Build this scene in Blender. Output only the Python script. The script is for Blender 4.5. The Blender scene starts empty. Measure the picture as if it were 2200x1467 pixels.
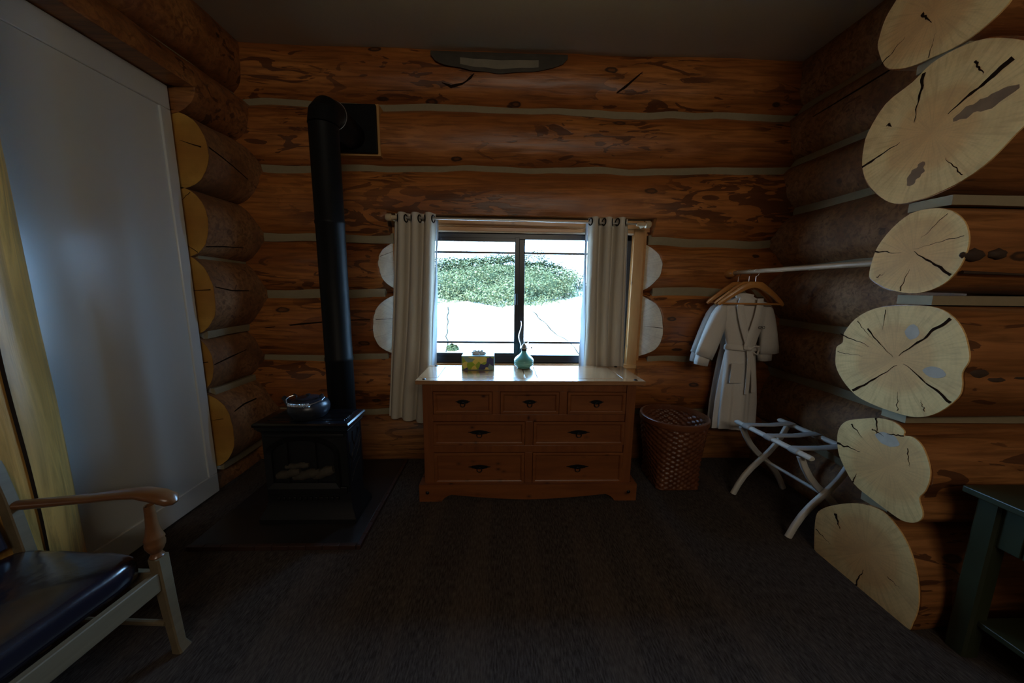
import bpy, bmesh, math, random
from mathutils import Vector, Matrix, noise
C = bpy.context.scene.collection
SC = bpy.context.scene
PI = math.pi

# ------------------------------------------------------------------ camera, world, sun, lights, exposure
F_PX, CAM_H = 730.0, 1.36
YAW, PITCH, ROLL = 0.03, 0.1536, 0.012
cam_data = bpy.data.cameras.new('camera'); cam = bpy.data.objects.new('camera', cam_data); C.objects.link(cam)
_F = Vector((math.sin(YAW)*math.cos(PITCH), math.cos(YAW)*math.cos(PITCH), -math.sin(PITCH)))
_R = Vector((math.cos(YAW), -math.sin(YAW), 0)); _U = _R.cross(_F)
_R2 = _R*math.cos(ROLL) + _U*math.sin(ROLL); _U2 = _U*math.cos(ROLL) - _R*math.sin(ROLL)
cam.matrix_world = Matrix(((_R2.x, _U2.x, -_F.x, 0), (_R2.y, _U2.y, -_F.y, 0), (_R2.z, _U2.z, -_F.z, CAM_H), (0, 0, 0, 1)))
cam_data.sensor_fit = 'HORIZONTAL'; cam_data.sensor_width = 36.0; cam_data.lens = 36.0*F_PX/2200.0
cam_data.clip_start = 0.02; cam_data.clip_end = 200
SC.camera = cam
SC.view_settings.view_transform = 'Standard'; SC.view_settings.look = 'None'
SC.view_settings.exposure = 0.0; SC.view_settings.gamma = 1.0; SC.view_settings.use_curve_mapping = False
SC.cycles.use_denoising = True
SC.cycles.max_bounces = 10; SC.cycles.diffuse_bounces = 5; SC.cycles.glossy_bounces = 5
SC.cycles.transmission_bounces = 8; SC.cycles.transparent_max_bounces = 12
SC.cycles.sample_clamp_indirect = 6.0
SC.cycles.caustics_reflective = False; SC.cycles.caustics_refractive = False

world = bpy.data.worlds.new('sky'); SC.world = world; world.use_nodes = True
wn = world.node_tree; wn.nodes.clear()
_bg = wn.nodes.new('ShaderNodeBackground'); _wo = wn.nodes.new('ShaderNodeOutputWorld')
_bg.inputs['Color'].default_value = (0.36, 0.68, 1.15, 1); _bg.inputs['Strength'].default_value = 23.0
wn.links.new(_bg.outputs[0], _wo.inputs[0])

def light(name, kind, loc, rot, energy, color, **kw):
    d = bpy.data.lights.new(name, kind); d.energy = energy; d.color = color
    for k, v in kw.items(): setattr(d, k, v)
    o = bpy.data.objects.new(name, d); C.objects.link(o); o.location = loc; o.rotation_euler = rot
    return o
light('sun', 'SUN', (0, 0, 10), (math.radians(30), math.radians(-42), 0), 22.0, (1.0, 0.88, 0.66), angle=0.02)
_p = light('window_daylight_portal', 'AREA', (0.135, 2.80, 1.275), (-PI/2, 0, 0), 1.0, (1, 1, 1), shape='RECTANGLE', size=1.66, size_y=0.98)
_p.data.cycles.is_portal = True
# added warm fill lamps in closed recesses, standing in for unseen rear windows
light('rear_fill_light', 'AREA', (0.55, -2.36, 2.60), (PI/2, 0, 0), 24.0, (1.0, 0.90, 0.74), shape='RECTANGLE', size=1.9, size_y=0.5)
light('rear_fill_light', 'AREA', (2.45, -2.36, 1.60), (PI/2, 0, 0), 1.5, (1.0, 0.90, 0.74), shape='RECTANGLE', size=0.8, size_y=0.9)

# ------------------------------------------------------------------ helpers
class MB:
    def __init__(s): s.v = []; s.f = []; s.m = []
    def add(s, vs, fs, mi=0):
        b = len(s.v); s.v += [tuple(v) for v in vs]; s.f += [tuple(i+b for i in f) for f in fs]; s.m += [mi]*len(fs); return s
    def box(s, x0, y0, z0, x1, y1, z1, mi=0, M=None):
        vs = [Vector(p) for p in ((x0,y0,z0),(x1,y0,z0),(x1,y1,z0),(x0,y1,z0),(x0,y0,z1),(x1,y0,z1),(x1,y1,z1),(x0,y1,z1))]
        if M: vs = [M @ v for v in vs]
        return s.add(vs, [(0,3,2,1),(4,5,6,7),(0,1,5,4),(1,2,6,5),(2,3,7,6),(3,0,4,7)], mi)
    def rings(s, rs, mi=0, cap=True, closed=False):
        n = len(rs[0]); fs = []; k = len(rs)
        for a in range(k if closed else k-1):
            b = (a+1) % k
            for i in range(n):
                j = (i+1) % n; fs.append((a*n+i, a*n+j, b*n+j, b*n+i))
        if cap and not closed:
            fs.append(tuple(reversed(range(n)))); fs.append(tuple(range((k-1)*n, k*n)))
        return s.add([p for r in rs for p in r], fs, mi)
    def tube(s, pts, r, n=12, mi=0, cap=True, closed=False, up=None):
        pts = [Vector(p) for p in pts]; rs = []; K = len(pts); prev = None
        for i, p in enumerate(pts):
            if closed: t = pts[(i+1) % K] - pts[i-1]
            else: t = pts[min(i+1, K-1)] - pts[max(i-1, 0)]
            t.normalize()
            u = prev if prev else (Vector(up) if up else (Vector((0,0,1)) if abs(t.z) < .9 else Vector((1,0,0))))
            u = (u - t*u.dot(t)).normalized(); w = t.cross(u); prev = u
            rr = r[i] if isinstance(r, (list, tuple)) else r
            ra, rb = rr if isinstance(rr, tuple) else (rr, rr)
            rs.append([p + u*math.cos(2*PI*k/n)*ra + w*math.sin(2*PI*k/n)*rb for k in range(n)])
        return s.rings(rs, mi, cap, closed)
    def bar(s, pts, w, h, mi=0, up=(0,0,1), cap=True):
        pts = [Vector(p) for p in pts]; rs = []; K = len(pts)
        for i, p in enumerate(pts):
            t = (pts[min(i+1, K-1)] - pts[max(i-1, 0)]).normalized(); u = Vector(up); u = (u - t*u.dot(t)).normalized(); q = t.cross(u)
            ww = w[i] if isinstance(w, (list, tuple)) else w; hh = h[i] if isinstance(h, (list, tuple)) else h
            c = min(ww, hh)*.12; a, b = ww/2, hh/2
            rs.append([p + q*x + u*z for x, z in ((-a,-b+c),(-a+c,-b),(a-c,-b),(a,-b+c),(a,b-c),(a-c,b),(-a+c,b),(-a,b-c))])
        return s.rings(rs, mi, cap)
    def lathe(s, prof, c=(0,0,0), n=32, mi=0, cap=False, sx=1, sy=1, closed=False):
        rs = [[(c[0]+r*sx*math.cos(2*PI*k/n), c[1]+r*sy*math.sin(2*PI*k/n), c[2]+z) for k in range(n)] for r, z in prof]
        return s.rings(rs, mi, cap, closed)
    def prism(s, poly, f0, f1, mi=0):
        a = [f0(p) for p in poly]; b = [f1(p) for p in poly]; return s.rings([a, b], mi, True)
    def build(s, name, mats, parent=None, smooth=True, loc=None, bevel=0, sub=0, sharp=35, solid=0):
        me = bpy.data.meshes.new(name)
        off = Vector(loc) if loc else Vector((0,0,0))
        me.from_pydata([tuple(Vector(v)-off) for v in s.v], [], s.f)
        if not isinstance(mats, (list, tuple)): mats = [mats]
        for m in mats: me.materials.append(m)
        for p, mi in zip(me.polygons, s.m): p.material_index = mi; p.use_smooth = smooth
        bm = bmesh.new(); bm.from_mesh(me)
        bmesh.ops.recalc_face_normals(bm, faces=bm.faces)
        bm.to_mesh(me); bm.free()
        if smooth: me.set_sharp_from_angle(angle=math.radians(sharp))
        me.update()
        o = bpy.data.objects.new(name, me); C.objects.link(o); o.location = off
        if parent: o.parent = parent
        if bevel:
            b = o.modifiers.new('bevel', 'BEVEL'); b.width = bevel; b.segments = 2; b.limit_method = 'ANGLE'; b.angle_limit = math.radians(40)
        if solid:
            q = o.modifiers.new('solid', 'SOLIDIFY'); q.thickness = solid; q.offset = 0
        if sub:
            q = o.modifiers.new('sub', 'SUBSURF'); q.levels = sub; q.render_levels = sub
        return o

def tag(o, label=None, cat=None, group=None, kind=None):
    if label: o['label'] = label
    if cat: o['category'] = cat
    if group: o['group'] = group
    if kind: o['kind'] = kind
    return o
def empty(name, loc=(0,0,0), rz=0, **kw):
    o = bpy.data.objects.new(name, None); C.objects.link(o); o.location = loc; o.rotation_euler.z = rz; o.empty_display_size = .05
    return tag(o, **kw)
def copy_tree(o, parent=None):
    c = o.copy(); C.objects.link(c)
    if parent: c.parent = parent
    for ch in list(o.children): copy_tree(ch, c)
    return c
def nz(x, y=0.0, z=0.0): return noise.noise(Vector((x, y, z)))

# ------------------------------------------------------------------ materials
class NT:
    def __init__(s, name):
        s.mat = bpy.data.materials.new(name); s.mat.use_nodes = True; s.t = s.mat.node_tree; s.t.nodes.clear()
        s.out = s.n('OutputMaterial')
    def n(s, kind, **kw):
        nd = s.t.nodes.new('ShaderNode'+kind)
        for k, v in kw.items(): setattr(nd, k, v)
        return nd
    def l(s, a, b): s.t.links.new(a, b)
    def i(s, nd, **kw):
        for k, v in kw.items():
            sock = nd.inputs[k.replace('_', ' ')]
            if isinstance(v, bpy.types.NodeSocket): s.l(v, sock)
            else: sock.default_value = v
        return nd
    def math(s, op, a, b=None, clamp=False):
        m = s.n('Math', operation=op, use_clamp=clamp)
        for k, v in enumerate((a, b)):
            if v is None: continue
            if isinstance(v, bpy.types.NodeSocket): s.l(v, m.inputs[k])
            else: m.inputs[k].default_value = v
        return m.outputs[0]
    def ramp(s, fac, stops, interp='LINEAR'):
        r = s.n('ValToRGB'); r.color_ramp.interpolation = interp; e = r.color_ramp.elements
        while len(e) > 1: e.remove(e[-1])
        e[0].position = stops[0][0]; e[0].color = tuple(stops[0][1])+(1,) if len(stops[0][1]) == 3 else stops[0][1]
        for p, c in stops[1:]:
            q = e.new(p); q.color = tuple(c)+(1,) if len(c) == 3 else c
        s.l(fac, r.inputs[0]); return r.outputs[0]
    def mix(s, fac, a, b):
        m = s.n('Mix', data_type='RGBA')
        for sock, v in ((m.inputs[0], fac), (m.inputs[6], a), (m.inputs[7], b)):
            if isinstance(v, bpy.types.NodeSocket): s.l(v, sock)
            else: sock.default_value = (tuple(v)+(1,) if isinstance(v, tuple) and len(v) == 3 else v)
        return m.outputs[2]
    def coords(s, scale=(1,1,1), rnd=True, kind='Object'):
        tc = s.n('TexCoord'); mp = s.n('Mapping'); mp.inputs['Scale'].default_value = scale
        if rnd:
            oi = s.n('ObjectInfo'); c = s.n('CombineXYZ'); mm = s.math('MULTIPLY', oi.outputs['Random'], 37.0)
            for k in range(3): s.l(mm, c.inputs[k])
            add = s.n('VectorMath', operation='ADD'); s.l(tc.outputs[kind], add.inputs[0]); s.l(c.outputs[0], add.inputs[1]); s.l(add.outputs[0], mp.inputs[0])
        else: s.l(tc.outputs[kind], mp.inputs[0])
        return mp.outputs[0]
    def noise(s, vec, scale=1, detail=4, rough=.55, dist=0):
        n = s.n('TexNoise'); s.l(vec, n.inputs['Vector']); n.inputs['Scale'].default_value = scale; n.inputs['Detail'].default_value = detail
        n.inputs['Roughness'].default_value = rough; n.inputs['Distortion'].default_value = dist; return n.outputs[0]
    def bsdf(s, color, rough=.5, metal=0, bump=None, bstr=.2, bdist=.01, coat=0, spec=.5, **kw):
        b = s.n('BsdfPrincipled')
        if isinstance(color, tuple): color = tuple(color[:3])+(1,)
        s.i(b, Base_Color=color, Roughness=rough, Metallic=metal)
        b.inputs['Specular IOR Level'].default_value = spec; b.inputs['Coat Weight'].default_value = coat; b.inputs['Coat Roughness'].default_value = .2
        for k, v in kw.items(): s.i(b, **{k: v})
        if bump is not None:
            bp = s.n('Bump'); bp.inputs['Strength'].default_value = bstr; bp.inputs['Distance'].default_value = bdist
            s.l(bump, bp.inputs['Height']); s.l(bp.outputs[0], b.inputs['Normal'])
        s.l(b.outputs[0], s.out.inputs[0]); return b

def m_plain(name, col, rough=.5, metal=0, coat=0, spec=.5, bscale=0, bstr=.15, var=0, **kw):
    t = NT(name); c = col; bump = None
    if bscale or var:
        nn = t.noise(t.coords(), bscale or 20, 4)
        if var: c = t.mix(nn, tuple(x*(1-var) for x in col), tuple(min(1, x*(1+var)) for x in col))
        if bscale: bump = nn
    t.bsdf(c, rough, metal, bump, bstr, .003, coat, spec, **kw); return t.mat

def m_log(name, light_c, mid_c, dark_c, patch_c, patch=.60, knots=1.0, radd=0.0):
    t = NT(name)
    v = t.coords((1, 1, 1)); sep = t.n('SeparateXYZ'); t.l(v, sep.inputs[0])
    def sc(a, b, c):
        mp = t.n('Mapping'); mp.inputs['Scale'].default_value = (a, b, c); t.l(v, mp.inputs[0]); return mp.outputs[0]
    big = t.noise(sc(.55, 2.2, 2.2), 1.6, 3, .5, .4)
    col = t.ramp(big, [(.30, dark_c), (.47, mid_c), (.66, light_c)])
    streak = t.noise(sc(1.1, 16, 16), 2.2, 6, .62, .8)
    col = t.mix(t.ramp(streak, [(.36, (.9,)*3), (.60, (0, 0, 0))]), col, tuple(c*.48 for c in mid_c))
    pn = t.noise(sc(2.4, 9.5, 9.5), 1.3, 3, .5, 1.6)
    pm = t.ramp(pn, [(patch, (0, 0, 0)), (patch+.012, (.85,)*3)])
    # patches come in stretches, not everywhere
    area = t.noise(sc(.7, 1.5, 1.5), 1.0, 1, .5)
    pm2 = t.math('MULTIPLY', pm, t.ramp(area, [(.42, (0, 0, 0)), (.5, (1, 1, 1))]))
    col = t.mix(pm2, col, patch_c)
    # knots
    vo = t.n('TexVoronoi'); vo.inputs['Scale'].default_value = 1.0; vo.inputs['Randomness'].default_value = 1
    wob = t.noise(sc(14, 14, 14), 1, 2); 
    t.l(sc(2.4, 5.6, 5.6), vo.inputs['Vector'])
    kd = t.math('ADD', vo.outputs['Distance'], t.math('MULTIPLY', t.math('SUBTRACT', wob, .5), .12))
    halo = t.ramp(kd, [(.05, (.9,)*3), (.22, (0, 0, 0))])
    kn = t.ramp(kd, [(.0, (.45,)*3), (.045, (.55,)*3), (.07, (.95,)*3), (.095, (.9,)*3), (.115, (0, 0, 0))])
    col = t.mix(t.math('MULTIPLY', halo, .55*knots), col, tuple(c*.6 for c in mid_c))
    col = t.mix(t.math('MULTIPLY', kn, knots), col, (.035, .018, .010))
    fine = t.noise(sc(3, 60, 60), 2, 3)
    h = t.math('ADD', t.math('MULTIPLY', streak, .6), t.math('MULTIPLY', fine, .25))
    h = t.math('SUBTRACT', h, t.math('MULTIPLY', pm2, .35))
    rg = t.math('ADD', t.math('MULTIPLY', streak, .25), .27+radd)
    t.bsdf(col, rg, 0, h, .35, .006, 0, .45)
    return t.mat

def m_cut(name, pale, ring_c, heart):
    t = NT(name); v = t.coords(rnd=False)
    sep = t.n('SeparateXYZ'); t.l(v, sep.inputs[0]); Y_, Z_ = sep.outputs[1], sep.outputs[2]
    n1 = t.noise(v, 3.0, 3); n2 = t.noise(v, 11, 5, .6)
    r = t.math('SQRT', t.math('ADD', t.math('MULTIPLY', Y_, Y_), t.math('MULTIPLY', Z_, Z_)))
    ang = t.math('ARCTAN2', Z_, Y_)
    cx_ = t.n('CombineXYZ'); t.l(t.math('MULTIPLY', ang, 9.0), cx_.inputs[0]); t.l(t.math('MULTIPLY', r, 6.0), cx_.inputs[1])
    rays = t.noise(cx_.outputs[0], 1.6, 4, .6)
    r = t.math('ADD', r, t.math('MULTIPLY', t.math('SUBTRACT', n1, .5), .10))
    ringw = t.math('SINE', t.math('MULTIPLY', r, 520.0))
    col = t.ramp(r, [(.0, heart), (.135, ring_c), (.165, pale)])
    col = t.mix(t.math('MULTIPLY', t.math('ADD', ringw, 1.0), .035), col, tuple(c*.5 for c in ring_c))
    col = t.mix(t.ramp(rays, [(.36, (.45,)*3), (.52, (0, 0, 0))]), col, tuple(c*.68 for c in ring_c))
    col = t.mix(t.ramp(n2, [(.35, (.40,)*3), (.55, (0, 0, 0))]), col, tuple(c*.66 for c in ring_c))
    t.bsdf(col, .65, 0, n2, .1, .002, 0, .25); return t.mat

M = {}
M['log'] = m_log('honey_log', (.50,.185,.045), (.37,.122,.028), (.23,.065,.014), (.085,.027,.009), .575)
M['log_patchy'] = m_log('patchy_log', (.54,.200,.050), (.44,.150,.034), (.28,.080,.018), (.095,.030,.010), .50, .9)
M['log_pale'] = m_log('post_log', (.82,.51,.16), (.74,.41,.11), (.50,.26,.065), (.30,.15,.05), .72, .3)
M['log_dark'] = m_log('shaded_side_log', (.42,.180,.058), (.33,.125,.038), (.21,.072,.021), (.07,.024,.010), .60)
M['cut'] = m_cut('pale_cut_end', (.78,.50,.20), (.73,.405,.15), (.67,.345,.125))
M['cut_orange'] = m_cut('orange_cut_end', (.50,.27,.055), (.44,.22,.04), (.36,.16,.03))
M['bevel_cut'] = m_cut('window_side_cut', (.74,.64,.46), (.70,.58,.40), (.62,.48,.30))
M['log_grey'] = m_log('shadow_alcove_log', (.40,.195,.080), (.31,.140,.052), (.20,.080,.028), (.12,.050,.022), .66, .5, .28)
M['chink'] = m_plain('chinking', (.27,.215,.125), .75, bscale=40, var=.12)
M['crack'] = m_plain('crack_shadow', (.020,.009,.004), .95, spec=.05)
M['knot'] = m_plain('dark_knot', (.045,.022,.010), .8, bscale=30, var=.5)
M['stain'] = m_plain('grey_stain', (.42,.33,.24), .7, var=.3)
M['stain_dark'] = m_plain('dark_pitch_stain', (.055,.045,.032), .8, bscale=15, var=.4)
M['ceiling'] = m_plain('ceiling_paint', (.46,.41,.33), .9, bscale=60, var=.04)
M['white'] = m_plain('white_paint', (.60,.62,.60), .24, coat=.6, bscale=30, bstr=.03)
M['wall_plain'] = m_plain('plain_wood_wall', (.34,.19,.08), .6, bscale=8, var=.25)

def m_wood(name, a, b, axis=0, rough=.4, coat=.2, knots=True, scale=1.0):
    t = NT(name); s = [9.0*scale]*3; s[axis] = .9*scale
    v = t.coords(tuple(s)); n1 = t.noise(v, 2.4, 6, .6, .6); n2 = t.noise(v, .5, 2)
    col = t.ramp(n1, [(.32, b), (.62, a)]); col = t.mix(t.math('MULTIPLY', n2, .6), col, tuple((x+y)/2 for x, y in zip(a, b)))
    if knots:
        s2 = [11.0*scale]*3; s2[axis] = 7.5*scale
        vo = t.n('TexVoronoi'); t.l(t.coords(tuple(s2)), vo.inputs['Vector']); vo.inputs['Scale'].default_value = 1
        col = t.mix(t.ramp(vo.outputs['Distance'], [(.05, (.9,)*3), (.11, (.3,)*3), (.2, (0, 0, 0))]), col, tuple(x*.15 for x in b))
    t.bsdf(col, rough, 0, n1, .08, .002, coat, .45); return t.mat
M['pine'] = m_wood('stained_pine', (.25,.082,.022), (.155,.045,.012), 0, .42, .15)
M['pine_v'] = m_wood('stained_pine_upright', (.235,.075,.020), (.15,.043,.012), 2, .42, .15)
M['pine_top'] = m_wood('pine_top', (.40,.21,.10), (.30,.14,.06), 0, .13, .8, False)
M['casing'] = m_wood('casing_pine', (.60,.30,.10), (.46,.20,.06), 0, .4, .2)
M['casing_v'] = m_wood('casing_pine_upright', (.56,.27,.085), (.44,.19,.055), 2, .4, .2)
M['black_iron'] = m_plain('black_iron', (.012,.012,.013), .45, .6, bscale=60, bstr=.1)
M['stove'] = m_plain('stove_enamel', (.006,.007,.010), .22, 0, coat=.5)
M['stove_front'] = m_plain('stove_cast_front', (.006,.006,.007), .5, 0, bscale=90, bstr=.1)
M['pipe'] = m_plain('pipe_black', (.006,.006,.006), .5, 0, spec=.15)
M['stove_glass'] = m_plain('stove_glass', (.004,.004,.005), .1)
M['ember'] = m_plain('ceramic_log', (.05,.040,.028), .9, bscale=25, bstr=.8, var=.5)
M['chrome'] = m_plain('steel_wire', (.8,.8,.82), .32, 1)
M['iron_kettle'] = m_plain('kettle_iron', (.022,.025,.034), .3, .2, bscale=120, bstr=.12)
M['win_black'] = m_plain('window_black', (.010,.011,.014), .35)
M['rodmetal'] = m_plain('rod_metal', (.55,.52,.46), .3, .8)
M['birch'] = m_wood('birch', (.66,.52,.34), (.52,.38,.22), 0, .4, .2, False)
M['maple'] = m_wood('hanger_wood', (.55,.24,.06), (.42,.16,.035), 0, .35, .4, False)
M['oak'] = m_wood('chair_wood', (.20,.085,.032), (.13,.052,.019), 0, .3, .4, False)
M['oakpale'] = m_wood('chair_wood_worn', (.20,.155,.092), (.14,.105,.060), 1, .5, .1, False)
M['robe'] = m_plain('robe_cotton', (.66,.62,.56), .95, bscale=160, bstr=.4, var=.03)
M['belt'] = M['robe']
M['rackwhite'] = m_plain('rack_white', (.66,.64,.58), .35)
M['strap'] = m_plain('rack_strap', (.40,.38,.35), .8, bscale=200)
M['green'] = m_plain('green_paint', (.028,.033,.015), .4, bscale=20, var=.15)
M['hearth'] = m_plain('hearth_stone', (.022,.018,.017), .35, bscale=10, var=.3)
M['brick'] = m_plain('hearth_edge', (.045,.020,.014), .5, bscale=30, var=.3)
M['lampglass'] = m_plain('aqua_glass', (.16,.48,.46), .12, coat=.6)
M['brass'] = m_plain('burner_metal', (.55,.50,.42), .3, 1)
M['tissue'] = m_plain('tissue', (.85,.87,.88), .9)
M['thread'] = m_plain('black_thread', (.01,.01,.012), .9)

t = NT('seat_leather'); v = t.coords((1,1,1)); n1 = t.noise(v, 9, 4); n2 = t.noise(v, 90, 3)
t.bsdf((.010,.010,.018), .22, 0, t.math('ADD', t.math('MULTIPLY', n1, 1.5), t.math('MULTIPLY', n2, .15)), .35, .006, 1.0, .8); M['leather'] = t.mat

t = NT('clear_glass'); b = t.n('BsdfGlossy'); b.inputs['Roughness'].default_value = .01; tr = t.n('BsdfTransparent')
tr.inputs[0].default_value = (.96,.98,.97,1); fr = t.n('LayerWeight'); fr.inputs[0].default_value = .5; mx = t.n('MixShader')
t.l(t.math('ADD', t.math('MULTIPLY', t.math('POWER', fr.outputs['Facing'], 5.0), .8), .035), mx.inputs[0]); t.l(tr.outputs[0], mx.inputs[1]); t.l(b.outputs[0], mx.inputs[2]); t.l(mx.outputs[0], t.out.inputs[0]); M['glass'] = t.mat
t = NT('chimney_glass'); t.bsdf((1,1,1), .02, **{'Transmission_Weight': 1.0, 'IOR': 1.45}); M['chimney'] = t.mat

def m_cloth(name, col, trans):
    t = NT(name); n1 = t.noise(t.coords(), 220, 2); d = t.n('BsdfDiffuse'); d.inputs[0].default_value = col+(1,); tl = t.n('BsdfTranslucent'); tl.inputs[0].default_value = trans+(1,)
    mx = t.n('MixShader'); mx.inputs[0].default_value = .06; bp = t.n('Bump'); bp.inputs['Strength'].default_value = .25; bp.inputs['Distance'].default_value = .002
    t.l(n1, bp.inputs['Height']); t.l(bp.outputs[0], d.inputs['Normal']); t.l(d.outputs[0], mx.inputs[1]); t.l(tl.outputs[0], mx.inputs[2]); t.l(mx.outputs[0], t.out.inputs[0]); return t.mat
M['curtain'] = m_cloth('curtain_cloth', (.62,.55,.44), (.45,.42,.36))
M['lining'] = m_cloth('curtain_lining', (.50,.54,.58), (.35,.40,.45))

# carpet
t = NT('carpet'); v = t.coords((1,1,1), False)
def _m(tt, v, s):
    mp = tt.n('Mapping'); mp.inputs['Scale'].default_value = s; tt.l(v, mp.inputs[0]); return mp.outputs[0]
fib = t.noise(_m(t, v, (160, 28, 1)), 1, 3, .6); blot = t.noise(_m(t, v, (1.4, 1.1, 1)), 1, 3, .5, .5)
rot = t.n('Mapping'); rot.inputs['Rotation'].default_value = (0, 0, math.radians(24)); rot.inputs['Scale'].default_value = (5.5, .5, 1); t.l(v, rot.inputs[0])
vac = t.noise(rot.outputs[0], 1, 1)
col = t.mix(t.ramp(fib, [(.35,(0,0,0)),(.7,(1,1,1))]), (.024,.018,.015), (.105,.086,.075)); col = t.mix(t.math('MULTIPLY', t.ramp(vac, [(.50, (0,0,0)), (.60, (1,1,1))]), .22), col, (.145,.105,.075))
col = t.mix(t.math('MULTIPLY', blot, .35), col, (.07,.052,.042))
t.bsdf(col, .95, 0, fib, .6, .006, 0, .1); M['carpet'] = t.mat

# patterned tissue box
t = NT('box_pattern'); v = t.coords((1,1,1), False); dn = t.n('TexNoise'); dn.inputs['Scale'].default_value = 9; t.l(v, dn.inputs['Vector'])
mx = t.n('VectorMath', operation='MULTIPLY_ADD'); t.l(dn.outputs['Color'], mx.inputs[0]); mx.inputs[1].default_value = (.07,.07,.07); t.l(v, mx.inputs[2])
vo = t.n('TexVoronoi'); vo.inputs['Scale'].default_value = 26; t.l(mx.outputs[0], vo.inputs['Vector'])
sc_ = t.n('SeparateColor'); t.l(vo.outputs['Color'], sc_.inputs[0])
col = t.ramp(sc_.outputs[0], [(0, (.33,.46,.04)), (.22, (.85,.70,.15)), (.36, (.08,.06,.24)), (.48, (.26,.40,.38)), (.60, (.35,.50,.03)), (.72, (.95,.22,.03)), (.78, (.85,.72,.20)), (.88, (.06,.06,.18))], 'CONSTANT')
t.bsdf(col, .35); M['boxpat'] = t.mat
M['boxside'] = m_plain('box_edge', (.17,.24,.22), .35)

# basket splint
t = NT('basket_splint'); v = t.coords((1,1,1), False); n1 = t.noise(v, 22, 3); n2 = t.noise(_m(t, v, (30, 30, 90)), 1, 3)
col = t.ramp(n1, [(.3, (.07,.020,.007)), (.55, (.13,.040,.013)), (.75, (.20,.08,.035))]); col = t.mix(t.math('MULTIPLY', n2, .5), col, (.16,.048,.014))
t.bsdf(col, .42, 0, n2, .2, .003, .2, .5); M['basket'] = t.mat
M['basket_rim'] = m_wood('basket_rim', (.17,.055,.02), (.11,.035,.013), 0, .35, .3, False)

# granite and leaves
t = NT('granite'); v = t.coords((1,1,1), False); n1 = t.noise(v, 1.3, 6, .6); n2 = t.noise(v, 30, 3)
col = t.ramp(n1, [(.35, (.52,.51,.49)), (.65, (.70,.69,.67))]); col = t.mix(t.math('MULTIPLY', n2, .3), col, (.45,.44,.42))
t.bsdf(col, .9, 0, n1, .3, .05); M['granite'] = t.mat
t = NT('rock_seam'); t.bsdf((.022,.024,.020), .9, spec=0.0); M['seam'] = t.mat
for k, c1, c2 in (('leaf', (.024,.036,.015), (.115,.125,.068)), ('leaf2', (.02,.032,.014), (.06,.075,.04))):
    t = NT(k); oi = t.n('NewGeometry'); col = t.mix(oi.outputs['Random Per Island'], c1, c2); t.bsdf(col, .9, spec=0.0); M[k] = t.mat
M['bark'] = m_plain('bark', (.22,.17,.13), .9, bscale=10, var=.3)

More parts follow.
